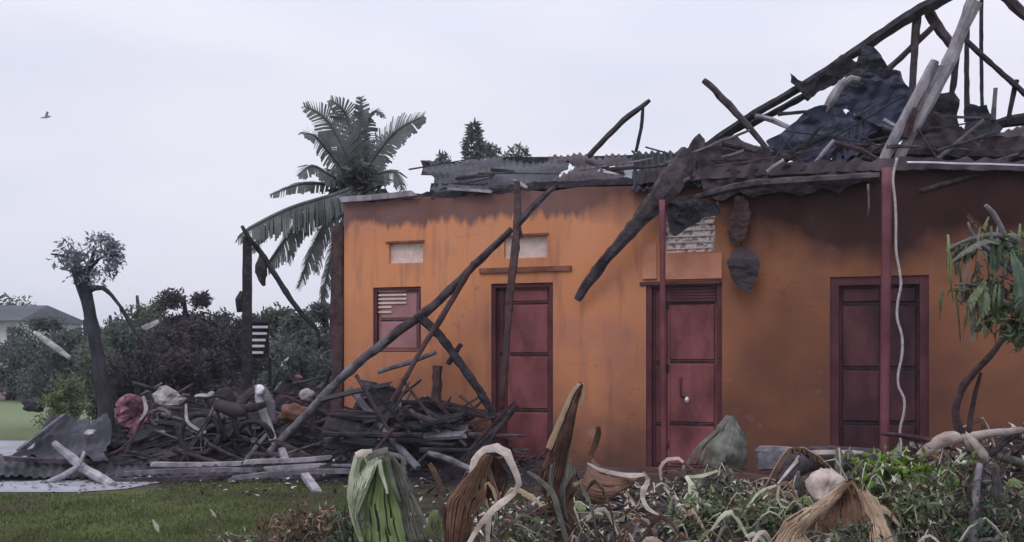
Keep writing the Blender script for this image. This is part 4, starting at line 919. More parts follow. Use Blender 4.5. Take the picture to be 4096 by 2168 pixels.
pf([(372, 160, .3), (388, 140, .5), (410, 128, .6)], .30, droop=.3)
pf([(335, 160, -.4), (315, 136, -.8), (303, 134, -1)], .32, droop=.45)
pf([(332, 176, -.4), (312, 166, -.8), (298, 176, -1)], .30, droop=.5)
pf([(328, 184, -.2), (300, 184, -.5), (270, 195, -.6)], .24, droop=.4)
pf([(378, 174, -.2), (396, 172, -.4), (402, 190, -.5)], .30, droop=.6)
pf([(335, 194, -.8), (290, 208, -1.4), (250, 228, -1.8), (238, 238, -1.8)], .55, droop=.8)
pf([(338, 200, -.6), (305, 215, -1.0), (278, 250, -1.3), (262, 272, -1.3)], .42, droop=.8)
pf([(345, 205, -.4), (325, 225, -.8), (312, 250, -.9), (298, 288, -.9)], .34, droop=.7)
pf([(350, 210, -.2), (336, 232, -.3), (330, 262, -.3), (322, 300, -.3)], .32, droop=.7)
for q_ in ([(342, 200, -.5), (315, 212, -.9), (296, 232, -1.1), (288, 262, -1.1)], [(346, 206, .2), (330, 222, .3), (320, 240, .3), (316, 272, .3)], [(340, 198, -.7), (300, 206, -1.2), (268, 224, -1.5), (252, 250, -1.5)], [(350, 205, .5), (342, 225, .6), (338, 255, .6)]): pf(q_, .36, droop=.9)
pf([(368, 195, .3), (385, 190, .5), (395, 215, .5)], .3, droop=.7)
bm = bmesh.new(); leaf_cloud(bm, C+Vector((0, 0, .1)), (.35, .3, .35), 500, .22, clumps=8, cr=.6); mk('crown', bm, 'palm', palm)

bt = 'trees and bushes beyond the left heap'
tree('broadleaf_tree', 137, 283, 27, 2.5, 4.0, 'round-topped olive tree behind the snapped trunk', 'treeleaf2', n=5200, leaf=.2, group=bt)
tree('broadleaf_tree', 158, 293, 28, 1.6, 3.2, 'small olive tree leaning on the round-topped one', 'treeleaf2', n=2500, leaf=.2, group=bt)
tree('broadleaf_tree', 184, 284, 24, 1.9, 3.2, 'tallest purplish tree with a flat broken top', 'treedark', n=6000, leaf=.17, group=bt)
tree('broadleaf_tree', 211, 312, 24, 1.9, 2.7, 'low purplish tree right of the tallest purplish one', 'treedark', n=4600, leaf=.17, group=bt)
tree('broadleaf_tree', 236, 310, 25, 1.6, 2.6, 'low grey tree just left of the charred upright', 'treedark', n=3600, leaf=.17, group=bt)
tree('broadleaf_tree', 163, 330, 20, 1.7, 1.9, 'dark purplish bush in front of the tallest purplish tree', 'treedark', n=4200, leaf=.14, group=bt, cat='bush')
tree('broadleaf_tree', 205, 342, 19, 1.9, 1.6, 'widest dark bush rising right behind the rubble', 'treedark', n=4200, leaf=.14, group=bt, cat='bush')
tree('broadleaf_tree', 262, 301, 26, 1.8, 3.0, 'grey-green tree just right of the charred upright', 'treeleaf', n=3600, leaf=.18, group=bt)
tree('broadleaf_tree', 288, 303, 24, 2.0, 3.0, 'olive tree below the bent charred rafter', 'treeleaf2', n=4600, leaf=.17, group=bt)
tree('broadleaf_tree', 322, 270, 22, 1.8, 4.2, 'tall grey-green tree touching the dark house corner', 'treeleaf', n=6000, leaf=.16, group=bt)
tree('broadleaf_tree', 300, 345, 18.5, 2.4, 1.9, 'dark bush beneath the white bowl', 'treeleaf', n=4200, leaf=.13, group=bt, cat='bush')
tree('broadleaf_tree', 52, 310, 30, 2.4, 3.2, 'pale grey tree left of the snapped trunk', 'treeleaf', n=3600, leaf=.2, group=bt)
tree('broadleaf_tree', 84, 312, 29, 2.6, 3.4, 'grey tree directly behind the snapped trunk', 'treeleaf', n=4200, leaf=.2, group=bt)
tree('broadleaf_tree', 110, 306, 26, 2.2, 3.4, 'grey-green tree between snapped trunk and olive tree', 'treeleaf', n=4200, leaf=.19, group=bt)
tree('broadleaf_tree', 60, 344, 29, 3.0, 2.2, 'grey bush behind the bleached branch', 'treeleaf', n=3600, leaf=.15, group=bt, cat='bush')
tree('broadleaf_tree', 108, 346, 19, 1.7, 1.7, 'olive bush left behind the rubble heap', 'treeleaf2', n=3600, leaf=.14, group=bt, cat='bush')
tree('broadleaf_tree', 135, 348, 18, 1.7, 1.5, 'brownish bush close behind the pink cloth', 'treedark', n=3200, leaf=.13, group=bt, cat='bush')
tree('broadleaf_tree', 10, 347, 30, 3.2, 1.6, 'low grey bush below the far white house', 'treeleaf', n=2600, leaf=.16, group=bt, cat='bush')
tree('broadleaf_tree', 62, 384, 15.5, .9, .75, 'small dark shrub left of the tilted dark sheet', 'weed', n=1500, leaf=.09, group=bt, cat='bush', trunk_r=.04)
tree('broadleaf_tree', 12, 303, 46, 9, 4.5, 'widest hazy tree behind the far white house', 'treeleaf', n=6000, leaf=.34, group=bt)
tree('broadleaf_tree', 28, 326, 36, 2.6, 2.0, 'hazy bush standing before the right end of the far white house', 'treeleaf', n=2600, leaf=.2, group=bt, cat='bush')
tree('conifer_tree', 474, 124, 32, 1.5, 3.2, 'pointed feathery tree showing above the low roof', 'palm', n=1100, leaf=.26, group='treetops above the low roof', cone=True)
tree('broadleaf_tree', 484, 136, 33, 1.5, 1.6, 'rounded treetop beside the pointed tree above the roof', 'palm', n=900, leaf=.2, group='treetops above the low roof', size_c=.3)
tree('broadleaf_tree', 517, 142, 33, .9, .9, 'sparse twiggy treetop right of the rounded one', 'palm', n=170, leaf=.2, group='treetops above the low roof', size_c=.3)
tree('broadleaf_tree', 445, 151, 33, .7, .6, 'smallest treetop at the left end of the low roof', 'palm', n=200, leaf=.18, group='treetops above the low roof')
bm = bmesh.new()
lathe = []
c = P(290, 361, 18.2)
tube(bm, [c+Vector((0, .07, 0)), c+Vector((0, .03, 0)), c], [.06, .11, .12], 16, 0, step=.02, up=(0, 0, 1), flat=.75)
setp(mk('disc', bm, 'white', smooth=True), 'white oval bowl on the dark bush', 'disc')  # plain white oval form set on the bush
# far house
fh = empty('far_house', P(-20, 350, 40)*Vector((1, 1, 0)) if False else Vector((P(-40, 350, 40).x, 40, 0)), label='far white house with a long dark roof at the left edge', cat='house')
x0, x1 = P(-120, 350, 40).x, P(17, 350, 40).x
bm = bmesh.new(); box(bm, x0, x1, 40, 46, -.1, P(0, 321, 40).z); mk('wall', bm, 'farwall', fh)
bm = bmesh.new(); zt = P(0, 302, 40).z; zb = P(0, 321, 40).z; xe = P(38, 350, 40).x
vs = [bm.verts.new(v) for v in ((x0, 39.5, zb+.003), (xe-.5, 39.5, zb+.003), (xe-.5, 46.5, zb+.003), (x0, 46.5, zb+.003), (x0, 43, zt), (xe-1, 43, zt))]
for f in ((0, 1, 5, 4), (1, 2, 5), (2, 3, 4, 5), (3, 0, 4), (0, 3, 2, 1)): bm.faces.new([vs[i] for i in f])
mk('roof', bm, 'farroof', fh)
bm = bmesh.new()
for k, py in enumerate((327, 335)):
    a = P(11, py, 39.98); box(bm, a.x-.15, a.x+.15, 39.96, 39.99, a.z-.25, a.z)
mk('window', bm, 'farroof', fh)
# bird
c = P(46, 117, 40); bm = bmesh.new(); tube(bm, [c+Vector((-.22, 0, -.03)), c, c+Vector((.2, 0, .04))], [.015, .06, .02], 8, .05, step=.05)
bd = setp(mk('bird', bm, 'bird', smooth=True, origin=c), 'small pale bird gliding high at the left of the sky', 'bird')
bm = bmesh.new()
for s in (-1, 1): tube(bm, [c, c+Vector((s*.1+.05, -.2*s, .14)), c+Vector((s*.22+.05, -.5*s, .10))], [.06, .05, .01], 6, 0, flat=.2, up=(0, 0, 1), step=.05)
mk('wing', bm, 'bird', bd)

# air
bm = bmesh.new(); box(bm, -950, 950, -950, 950, -1.0, 22.0)
hz = bpy.data.materials.new('air'); hz.use_nodes = True; ht = hz.node_tree; ht.nodes.clear()
ho = N(ht, 'ShaderNodeOutputMaterial'); hv = N(ht, 'ShaderNodeVolumePrincipled'); hv.inputs['Density'].default_value = .0010; hv.inputs['Color'].default_value = (.93, .95, 1, 1)
ht.links.new(hv.outputs[0], ho.inputs['Volume'])
setp(mk('haze', bm, hz, origin=(0, 0, 0)), 'thin pale haze filling the air over the whole place', 'haze', None, 'stuff')

# ================================================================ FOREGROUND LITTER AND PLANTS
hC = mound('leaf_litter', [(1.2, 8.6, 1.0, 1.2, .28), (2.6, 8.5, 1.3, 1.3, .34), (4.2, 8.2, 1.4, 1.6, .55), (5.2, 9.2, 1.4, 1.3, .85), (3.4, 7.2, 1.4, 1.0, .25), (.2, 8.0, .7, .8, .16)], 'dirt', 'dark mulch and leaf litter heaped before the orange wall', 9.9, -1.3, 7.5, 5.2, 11.2, amp=.08, cat='litter')
bm = bmesh.new()
for i in range(11000):
    x = R(-.9, 6.5); y = R(5.8, 10.8); z = hC(x, y)
    if z < .02 and random.random() < .85: continue
    d = Vector((R(-1, 1), R(-1, 1), R(-.1, .45))).normalized(); L = R(.04, .15)
    leaf_quad(bm, Vector((x, y, max(z, 0)+.012)), d, L*R(.08, .25), L, Vector((R(-.4, .4), R(-.4, .4), 1)), random.choice([0, 1, 1, 2, 2, 3, 4, 4, 5]), curl=R(-.2, .4))
o = mk('dead_leaves', bm, ['drybrown', 'dark_leaf', 'drypink', 'weed', 'char_soft', 'sheath']); setp(o, 'brown and grey dead leaf scraps strewn over the mulch', 'litter', None, 'stuff')
# lawn blades
bm = bmesh.new()
for i in range(46000):
    y = 6.5+6.0*random.random()**1.2; x = R(-.56, .02)*y*1.05
    if x < -3.85 and y > 10.4: continue
    L = R(.015, .04)*(1+.6*noise.noise((x*1.5, y*1.5, 0))); a = R(0, 3.14)
    s = Vector((math.cos(a), math.sin(a), 0))*.005; t = Vector((R(-.02, .02), R(-.02, .02), L))
    b0 = Vector((x, y, 0)); bm.faces.new([bm.verts.new(v) for v in (b0-s, b0+s, b0+t)])
o = mk('grass', bm, 'grassblade', origin=(0, 0, 0)); setp(o, 'short olive grass blades of the lawn at the left', 'grass', None, 'stuff')

# --- drooping green banana plant
def P2(x, y, Y): return P(325+x*.12255, 375+y*.12255, Y)      # from the enlarged bottom centre view
def P3(x, y, Y): return P(550+x*.12255, 375+y*.12255, Y)      # bottom right of centre
def P4(x, y, Y): return P(725+x*.1592, 325+y*.1592, Y)        # bottom right
def P5(x, y, Y): return P(700+x*.14674, 150+y*.14674, Y)      # right middle
def blade(name, left, right, m, parent=None, thick=.004, sag=.03, n=26, tear=.3, **kw):
    """leaf skin stretched between two edge curves"""
    bm = bmesh.new(); A, _ = resample(left, .03); B, _ = resample(right, .03)
    N_ = max(len(A), len(B)); g = []; sd = Vector((R(0, 9), R(0, 9), R(0, 9)))
    for i in range(N_):
        a = A[min(int(i*len(A)/N_), len(A)-1)]; b = B[min(int(i*len(B)/N_), len(B)-1)]; row = []
        for k in range(n+1):
            f = k/n; p = a.lerp(b, f); w = (b-a).length
            e_ = abs(2*f-1)**4
            p = p+Vector((0, 1, 0))*(sag*math.sin(f*math.pi)+w*.10*noise.noise(sd+p*9)+.010*math.sin(f*n*2.4+2*noise.noise(sd+p*3))+w*.22*math.sin(f*math.pi)*noise.noise(sd+p*4))
            p = p+(b-a)*(.09*noise.noise(sd+p*7)+.05*e_*noise.noise(sd+p*40))+Vector((0, 0, .012*noise.noise(sd+p*22)))
            row.append(bm.verts.new(p))
        g.append(row)
    cut = {}
    for k in range(n):
        if random.random() < tear: a0 = R(.1, .9); cut[k] = (a0*N_, (a0+R(.15, .7))*N_)
    for i, (a, b) in enumerate(zip(g, g[1:])):
        for k in range(n):
            if k in cut and cut[k][0] < i < cut[k][1]: continue
            bm.faces.new((a[k], a[k+1], b[k+1], b[k])).smooth = True
    bmesh.ops.delete(bm, geom=[v for v in bm.verts if not v.link_faces], context='VERTS')
    o = mk(name, bm, m, parent, solid=thick)
    if parent is None: setp(o, **kw)
    return o
Yb = 6.2
bp1 = empty('banana_plant', Vector((P2(400, 900, Yb).x, Yb+.1, 0)), label='broken banana plant with pale green leaves folded down', cat='banana plant')
bm = bmesh.new(); tube(bm, [Vector((P2(420, 0, Yb).x, Yb+.12, 0)), P2(430, 1000, Yb+.12), P2(420, 660, Yb+.08)], [.11, .09, .05], 12, .06); mk('stem', bm, 'graygreen', bp1)
blade('leaf', [P2(255, 640, Yb), P2(205, 830, Yb-.05), P2(190, 1000, Yb-.08), P2(235, 1200, Yb-.08), P2(300, 1363, Yb-.05)], [P2(430, 680, Yb), P2(370, 830, Yb-.08), P2(300, 1000, Yb-.1), P2(250, 1150, Yb-.1), P2(310, 1370, Yb-.08)], 'sheath', bp1, sag=.05, tear=.5)
blade('leaf', [P2(430, 700, Yb+.03), P2(345, 900, Yb+.02), P2(320, 1100, Yb), P2(300, 1420, Yb)], [P2(500, 690, Yb+.03), P2(560, 900, Yb+.03), P2(620, 1150, Yb+.02), P2(680, 1420, Yb)], 'bananagreen', bp1, sag=-.06, tear=.55)
blade('leaf', [P2(510, 660, Yb+.08), P2(560, 900, Yb+.05), P2(600, 1100, Yb+.05), P2(640, 1450, Yb)], [P2(560, 660, Yb+.08), P2(680, 830, Yb+.08), P2(760, 1080, Yb+.06), P2(880, 1450, Yb)], 'graygreen', bp1, sag=-.05, tear=.55)
for pts, w, m in [([(250, 655), (300, 635), (385, 622)], [.03, .035, .02], 'drypink'), ([(335, 690), (400, 650), (515, 612)], [.02, .035, .03], 'graygreen'),
                  ([(445, 690), (460, 800), (500, 920), (510, 970)], [.018, .022, .015, .012], 'sheath'), ([(505, 640), (530, 780), (570, 920), (615, 1030)], [.022, .022, .02, .012], 'graygreen'),
                  ([(520, 640), (600, 660), (640, 690), (632, 740), (655, 810)], [.02, .022, .02, .022, .018], 'graygreen'),
                  ([(255, 655), (215, 830), (200, 1000), (240, 1200), (300, 1363), (330, 1500)], [.02, .022, .024, .022, .02, .02], 'sheath'),
                  ([(425, 700), (350, 900), (270, 1100), (240, 1200)], [.014, .014, .012, .01], 'sheath'),
                  ([(700, 960), (760, 1080), (800, 1180), (835, 1240)], [.01, .016, .02, .014], 'graygreen'), ([(340, 1200), (400, 1300), (470, 1420)], [.02, .02, .02], 'graygreen')]:
    strap('petiole', [P2(x, y, Yb-.04) for x, y in pts], w, m, flat=.45, parent=bp1)
# --- dry arched banana plant
bp2 = empty('banana_plant', Vector((P2(1250, 900, Yb).x, Yb+.1, 0)), label='dead banana plant with a pale arching strap over orange leaf', cat='banana plant')
bm = bmesh.new(); tube(bm, [Vector((P2(1080, 0, Yb).x, Yb+.15, 0)), P2(1090, 1200, Yb+.1), P2(1200, 800, Yb+.1)], [.10, .08, .04], 12, .1); mk('stem', bm, 'drybrown', bp2)
strap('petiole', [P2(1190, 830, Yb), P2(1220, 700, Yb), P2(1300, 610, Yb), P2(1400, 590, Yb), P2(1480, 640, Yb-.03), P2(1540, 760, Yb-.06), P2(1585, 890, Yb-.08), P2(1540, 970, Yb-.08), P2(1430, 1050, Yb-.1), P2(1330, 1140, Yb-.1), P2(1240, 1260, Yb-.1), P2(1160, 1400, Yb-.1)], [.026, .034, .036, .044, .046, .032, .028, .026, .034, .03, .024, .026], 'drypink', flat=.3, parent=bp2)
blade('leaf', [P2(1300, 625, Yb+.02), P2(1200, 780, Yb), P2(1060, 950, Yb-.05), P2(985, 1080, Yb-.08), P2(1000, 1420, Yb-.05)], [P2(1370, 660, Yb+.04), P2(1320, 860, Yb), P2(1290, 1000, Yb-.03), P2(1220, 1160, Yb-.05), P2(1160, 1420, Yb-.05)], 'rust', bp2, sag=-.04)
blade('leaf', [P2(1330, 640, Yb+.10), P2(1300, 800, Yb+.10), P2(1290, 1000, Yb+.10)], [P2(1430, 700, Yb+.10), P2(1500, 860, Yb+.10), P2(1420, 1040, Yb+.10)], 'drybrown', bp2, sag=.05)
for pts, w, m in [([(1300, 900), (1330, 880), (1370, 930), (1400, 1040)], [.012, .018, .02, .01], 'drytan'), ([(1310, 900), (1300, 980), (1340, 1110)], [.012, .014, .008], 'drytan'),
                  ([(930, 990), (960, 1060), (985, 1200), (1000, 1420)], [.015, .02, .022, .02], 'drybrown'), ([(1360, 1100), (1330, 1250), (1330, 1420)], [.02, .025, .02], 'drypink'),
                  ([(850, 720), (885, 780), (930, 870), (960, 980)], [.02, .03, .022, .018], 'drybrown')]:
    strap('petiole', [P2(x, y, Yb-.03) for x, y in pts], w, m, flat=.4, parent=bp2)
# --- blackened arched stem & tall dry spike
bp3 = empty('banana_plant', Vector((P2(1850, 900, 6.6).x, 6.6, 0)), label='blackened banana stump with a tall folded dry leaf', cat='banana plant')
Yc = 6.6
blade('leaf', [P2(2080, 60, Yc), P2(1990, 240, Yc), P2(1900, 430, Yc), P2(1830, 640, Yc), P2(1740, 830, Yc), P2(1850, 1100, Yc)], [P2(2108, 80, Yc), P2(2050, 300, Yc-.04), P2(2010, 520, Yc-.05), P2(1960, 760, Yc-.05), P2(1990, 1000, Yc), P2(2010, 1400, Yc)], 'drybrown', bp3, sag=-.06)
strap('petiole', [P3(-10, 600, Yc-.05), P3(60, 430, Yc-.05), P3(110, 310, Yc-.05), P3(170, 170, Yc-.05), P3(230, 80, Yc-.05), P3(262, 75, Yc-.05), P3(268, 160, Yc-.05), P3(258, 250, Yc-.05)], [.035, .03, .026, .02, .018, .02, .016, .01], 'drytan', flat=.4, parent=bp3)
strap('petiole', [P3(330, 660, Yc), P3(370, 560, Yc), P3(395, 470, Yc), P3(392, 420, Yc)], [.03, .032, .03, .022], 'drybrown', flat=.4, parent=bp3)
strap('petiole', [P2(1650, 785, Yc-.2), P2(1760, 860, Yc-.2), P2(1860, 970, Yc-.2), P2(1900, 1100, Yc-.2), P2(1980, 1400, Yc-.2)], [.012, .025, .03, .03, .03], 'graygreen', flat=.4, parent=bp3)
blade('leaf', [P3(10, 740, Yc-.1), P3(0, 900, Yc-.1), P3(60, 1060, Yc-.1), P3(100, 1200, Yc-.1)], [P3(170, 680, Yc-.1), P3(180, 820, Yc-.1), P3(120, 960, Yc-.1), P3(150, 1200, Yc-.1)], 'graygreen', bp3, sag=.05)
bm = bmesh.new(); tube(bm, [Vector((P2(1950, 0, Yc).x, Yc+.05, 0)), P2(1960, 1100, Yc+.05), P2(1970, 760, Yc+.05)], [.08, .06, .03], 12, .2); mk('stem', bm, 'drybrown', bp3)
# --- pink-brown curled sheath
blade('dead_sheath', [P3(310, 725, 7.2), P3(430, 790, 7.1), P3(560, 820, 7.1), P3(740, 820, 7.2)], [P3(170, 1000, 7.0), P3(270, 1020, 6.9), P3(420, 1040, 6.9), P3(560, 960, 7.0)], 'rust', thick=.01, sag=-.12, label='pinkish brown curled leaf sheath right of the blackened stump', cat='leaf')
strap('dry_strap', [P3(305, 720, 7.15), P3(430, 780, 7.1), P3(600, 815, 7.05), P3(690, 820, 7.0), P3(775, 812, 7.0)], [.01, .022, .024, .03, .015], 'drypink', label='pale rib edging the pinkish brown curled sheath', cat='leaf')
strap('dry_strap', [P3(760, 790, 7), P3(800, 850, 7), P3(765, 930, 6.95), P3(755, 1000, 6.95), P3(800, 1090, 6.9), P3(890, 1140, 6.9)], [.01, .024, .03, .026, .024, .01], 'drypink', label='whitish S-shaped strap right of the curled sheath', cat='leaf')
strap('dry_strap', [P3(910, 860, 7.1), P3(900, 760, 7.1), P3(960, 685, 7.1), P3(1050, 680, 7.1), P3(1090, 710, 7.1)], [.014, .018, .02, .02, .018], 'drypink', label='pale looped strap before the middle door', cat='leaf')
strap('dry_strap', [P3(930, 910, 7), P3(1000, 1000, 7), P3(1110, 1120, 6.9)], [.016, .018, .012], 'drypink', label='straight pale strap below the looped one', cat='leaf')
strap('dry_strap', [P3(1110, 825, 7.1), P3(1160, 900, 7), P3(1190, 960, 7), P3(1165, 1120, 6.9), P3(1140, 1220, 6.9)], [.02, .03, .03, .022, .012], 'sheath', label='pale green strap hanging into the weeds', cat='leaf')
strap('dry_strap', [P3(1110, 830, 7.1), P3(1230, 825, 7.1), P3(1370, 780, 7.2)], [.014, .02, .012], 'sheath', label='pale strap stretched level above the green weeds', cat='leaf')
strap('dry_strap', [P3(1560, 1160, 6.8), P3(1640, 1040, 6.8), P3(1720, 950, 6.9), P3(1850, 900, 7)], [.01, .014, .016, .012], 'sheath', label='thin pale stem slanting up to the fallen trunk', cat='stem')
strap('dry_strap', [P3(1870, 900, 6.8), P3(1855, 1010, 6.8), P3(1890, 1075, 6.8), P3(1950, 1085, 6.8)], [.012, .014, .014, .01], 'sheath', label='thin pale hooked stem beside the fallen trunk', cat='stem')
blade('dead_leaf', [P3(1440, 335, 8.6), P3(1330, 460, 8.5), P3(1220, 560, 8.4), P3(1130, 720, 8.4)], [P3(1490, 340, 8.6), P3(1570, 480, 8.5), P3(1600, 600, 8.4), P3(1600, 780, 8.4)], 'graygreen', thick=.008, sag=-.15, label='grey-green drooping dead leaf peaking before the wall', cat='leaf')
strap('dead_leaf_rib', [P3(1120, 730, 8.3), P3(1180, 620, 8.3), P3(1290, 510, 8.35), P3(1400, 420, 8.4), P3(1440, 350, 8.45), P3(1490, 350, 8.45), P3(1540, 440, 8.4), P3(1590, 520, 8.4)], [.018, .018, .018, .022, .03, .03, .022, .02], 'graygreen', label='pale rib curling round the grey-green dead leaf', cat='leaf')
# planks and fallen trunk near the wall
plank('wall_board', P4(200, 775, 9.9), P4(540, 795, 9.9), .08, .05, 'pale', 'upper pale board lying by the wall behind the fallen trunk', 'board')
plank('wall_board', P4(200, 855, 9.6), P4(440, 845, 9.6), .16, .08, 'grey', 'lower grey board lying by the wall behind the fallen trunk', 'board', up=(0, -1, .3))
tr = empty('fallen_banana_trunk', Vector((P4(700, 850, 9).x, 9, hC(P4(700, 850, 9).x, 9))), label='fallen purplish banana trunk lying along the wall', cat='trunk')
bm = bmesh.new(); tube(bm, [P4(350, 1000, 8.3), P4(430, 900, 8.5), P4(520, 845, 8.8), P4(700, 840, 8.9), P4(960, 850, 9.0)], [.05, .10, .11, .115, .10], 14, .06, step=.06); mk('trunk', bm, 'char_soft', tr)
strap('peel', [P4(330, 1000, 8.15), P4(420, 890, 8.3), P4(500, 812, 8.6), P4(660, 798, 8.7), P4(870, 800, 8.8)], [.012, .02, .03, .03, .02], 'drypink', parent=tr)
for k in range(7):
    a = P4(970, 830+R(-10, 30), 8.85); strap('root', [a, P4(1020+R(-10, 20), 815+R(-20, 50), 8.75), P4(1080+R(-10, 30), 820+R(-40, 60), 8.7)], [.014, .014, .008], 'drypink', parent=tr)
# pale sheath + big tan folded leaf
tl = empty('folded_leaf', Vector((P4(780, 1100, 6.3).x, 6.3, hC(P4(780, 1100, 6.3).x, 6.3))), label='big tan banana leaf folded like a tent at the bottom', cat='leaf')
blade('wing', [P4(750, 990, 6.3), P4(600, 1100, 6.2), P4(420, 1200, 6.0), P4(250, 1400, 5.9)], [P4(770, 1010, 6.3), P4(650, 1160, 6.15), P4(500, 1290, 6.0), P4(560, 1420, 5.9)], 'drytan', tl, thick=.008, sag=-.05)
blade('wing', [P4(770, 1010, 6.32), P4(650, 1150, 6.2), P4(510, 1280, 6.1), P4(560, 1330, 6.05)], [P4(800, 1000, 6.35), P4(850, 1120, 6.25), P4(880, 1230, 6.2), P4(910, 1320, 6.2)], 'rust', tl, thick=.008, sag=.12)
blade('wing', [P4(830, 1030, 6.3), P4(870, 1150, 6.2), P4(900, 1260, 6.1), P4(920, 1420, 6.0)], [P4(890, 1040, 6.3), P4(960, 1140, 6.2), P4(1020, 1260, 6.1), P4(1080, 1420, 6.0)], 'drytan', tl, thick=.008, sag=-.03)
strap('rib', [P4(500, 1290, 6.0), P4(650, 1140, 6.12), P4(745, 1010, 6.22), P4(800, 985, 6.25), P4(840, 1040, 6.2), P4(880, 1200, 6.1), P4(905, 1320, 6.05)], [.008, .014, .018, .02, .014, .012, .008], 'rust', parent=tl)
blade('pale_sheath', [P4(600, 905, 6.6), P4(530, 950, 6.5), P4(505, 1010, 6.5), P4(560, 1100, 6.45)], [P4(660, 905, 6.6), P4(740, 960, 6.55), P4(760, 990, 6.5), P4(640, 1090, 6.45)], 'drypink', thick=.01, sag=-.06, tear=.1, n=12, label='rounded whitish sheath behind the big tan leaf', cat='leaf')
# bright green shrub
def weed(name, pts, r, n, m, leaf, label, clumps=10, group=None, cat='plant', stems=True):
    c = sum((Vector(p) for p in pts), Vector())/len(pts); gz = max(0, hC(c.x, c.y)); w = empty(name, Vector((c.x, c.y, gz)), label=label, cat=cat, group=group)
    bm = bmesh.new()
    for p in pts: leaf_cloud(bm, p, (r[0]*1.15, r[1]*1.1, r[2]*1.25), int(n*.45)//len(pts), leaf*.9, clumps+6, .55, nmat=7, down=.3)
    m = m[0] if isinstance(m, list) else m
    for k in range(int(n/40)):
        p = Vector(random.choice(pts))+Vector((R(-1, 1)*r[0]*1.2, R(-1, 1)*r[1], -r[2]*R(0, 1))); dx = R(-.12, .12)
        tube(bm, [p, p+Vector((dx, R(-.04, .02), r[2]*R(.8, 1.6))), p+Vector((dx*R(1.5, 2.5), R(-.06, .02), r[2]*R(.2, 1.2)))], [.005, .007, .002], 4, .1, flat=.4, step=.05, mi=random.choice([0, 4, 5, 6]))
    mk('leaves', bm, [m, m, m, m, 'graygreen' if m != 'reddry' else 'drytan', 'drybrown', 'sheath' if m not in ('reddry', 'deepgreen') else 'graygreen'], w)
    bm = bmesh.new()
    for k in range(7):
        q = Vector(random.choice(pts))+Vector((R(-1, 1)*r[0], R(-1, 1)*r[1], R(-.3, .8)*r[2])); tube(bm, [Vector((c.x+R(-.05, .05), c.y, gz-.02)), (q+Vector((c.x, c.y, gz)))/2+Vector((R(-.05, .05), 0, .03)), q], [.012, .009, .004], 5, .1, step=.08)
    mk('stem', bm, 'weed', w)
    return w
weed('green_shrub', [P4(900, 960, 7.0), P4(1050, 930, 7.1), P4(1180, 900, 7.2), P4(1230, 980, 7.1), P4(1120, 1030, 7.0)], (.16, .15, .12), 1500, ['green'], .085, 'bright green leafy shrub right of the big tan leaf')
weed('green_shrub', [P4(1180, 1130, 6.6), P4(1280, 1200, 6.6), P4(1100, 1250, 6.5)], (.2, .15, .16), 1300, ['weed'], .08, 'dull green shrub below the bright green one')
weed('green_shrub', [P4(1480, 900, 7.4), P4(1500, 960, 7.4)], (.10, .1, .1), 260, ['green'], .09, 'small yellow-green tuft under the pale branch fork')
weed('weed_clump', [P3(1150, 1150, 6.9), P3(1300, 1080, 7.0), P3(1250, 1250, 6.8)], (.16, .16, .09), 900, ['weed'], .085, 'dull green weeds below the middle door', clumps=5)
weed('weed_clump', [P3(1700, 1100, 6.9), P3(1800, 1150, 6.9), P3(1640, 1200, 6.8)], (.2, .18, .11), 1300, ['weed'], .08, 'green weeds left of the big tan leaf')
weed('weed_clump', [P3(1250, 870, 7.4), P3(1400, 900, 7.4), P3(1450, 1000, 7.3)], (.16, .15, .11), 900, ['graygreen'], .08, 'pale withered weeds in front of the grey-green dead leaf')
weed('weed_clump', [P4(1500, 1250, 6.4), P4(1650, 1150, 6.6), P4(1780, 1250, 6.5)], (.26, .2, .2), 1100, ['deepgreen'], .08, 'deep green undergrowth filling the bottom right corner')
weed('weed_clump', [P4(850, 1340, 5.9), P4(780, 1310, 5.9)], (.12, .1, .06), 300, ['deepgreen'], .05, 'small deep green sprig under the folded tan leaf')
weed('weed_clump', [P2(1500, 1250, 6.5), P2(1650, 1280, 6.5)], (.15, .12, .10), 400, ['weed'], .06, 'sparse weeds between the dead banana plants')
weed('dry_weed', [P(290, 534, 7.2), P(315, 524, 7.3), P(332, 530, 7.2)], (.2, .2, .14), 1500, ['reddry'], .06, 'reddish dry weed clump left of the green banana plant')
weed('dry_weed', [P(345, 528, 7.0), P(360, 536, 6.9)], (.14, .12, .14), 600, ['deepgreen'], .06, 'dark green weed clump at the foot of the green banana plant')
weed('dry_weed', [P(222, 538, 7.8), P(245, 540, 7.7)], (.12, .1, .04), 160, ['weed'], .05, 'tiny dark weed sprig at the bottom edge of the lawn')
for k in range(26):
    x = R(880, 1260); y = R(880, 1010); Y = R(6.7, 7.1); dx = R(-60, 60); w_ = R(.03, .06); bm = bmesh.new()
    frond(bm, [P4(x, y+60, Y), P4(x+dx*.5, y, Y-.03), P4(x+dx*1.3, y+R(-25, 40), Y-.08)], w_, R(.2, .7), .025, .05, .006, torn=.1, lean=.4)
    setp(mk('broad_leaf', bm, random.choice(['green', 'green', 'weed', 'bananagreen'])), 'broad fresh green leaf on the bright shrub beside the tan folded leaf', 'leaf', 'broad green leaves beside the tan folded leaf')
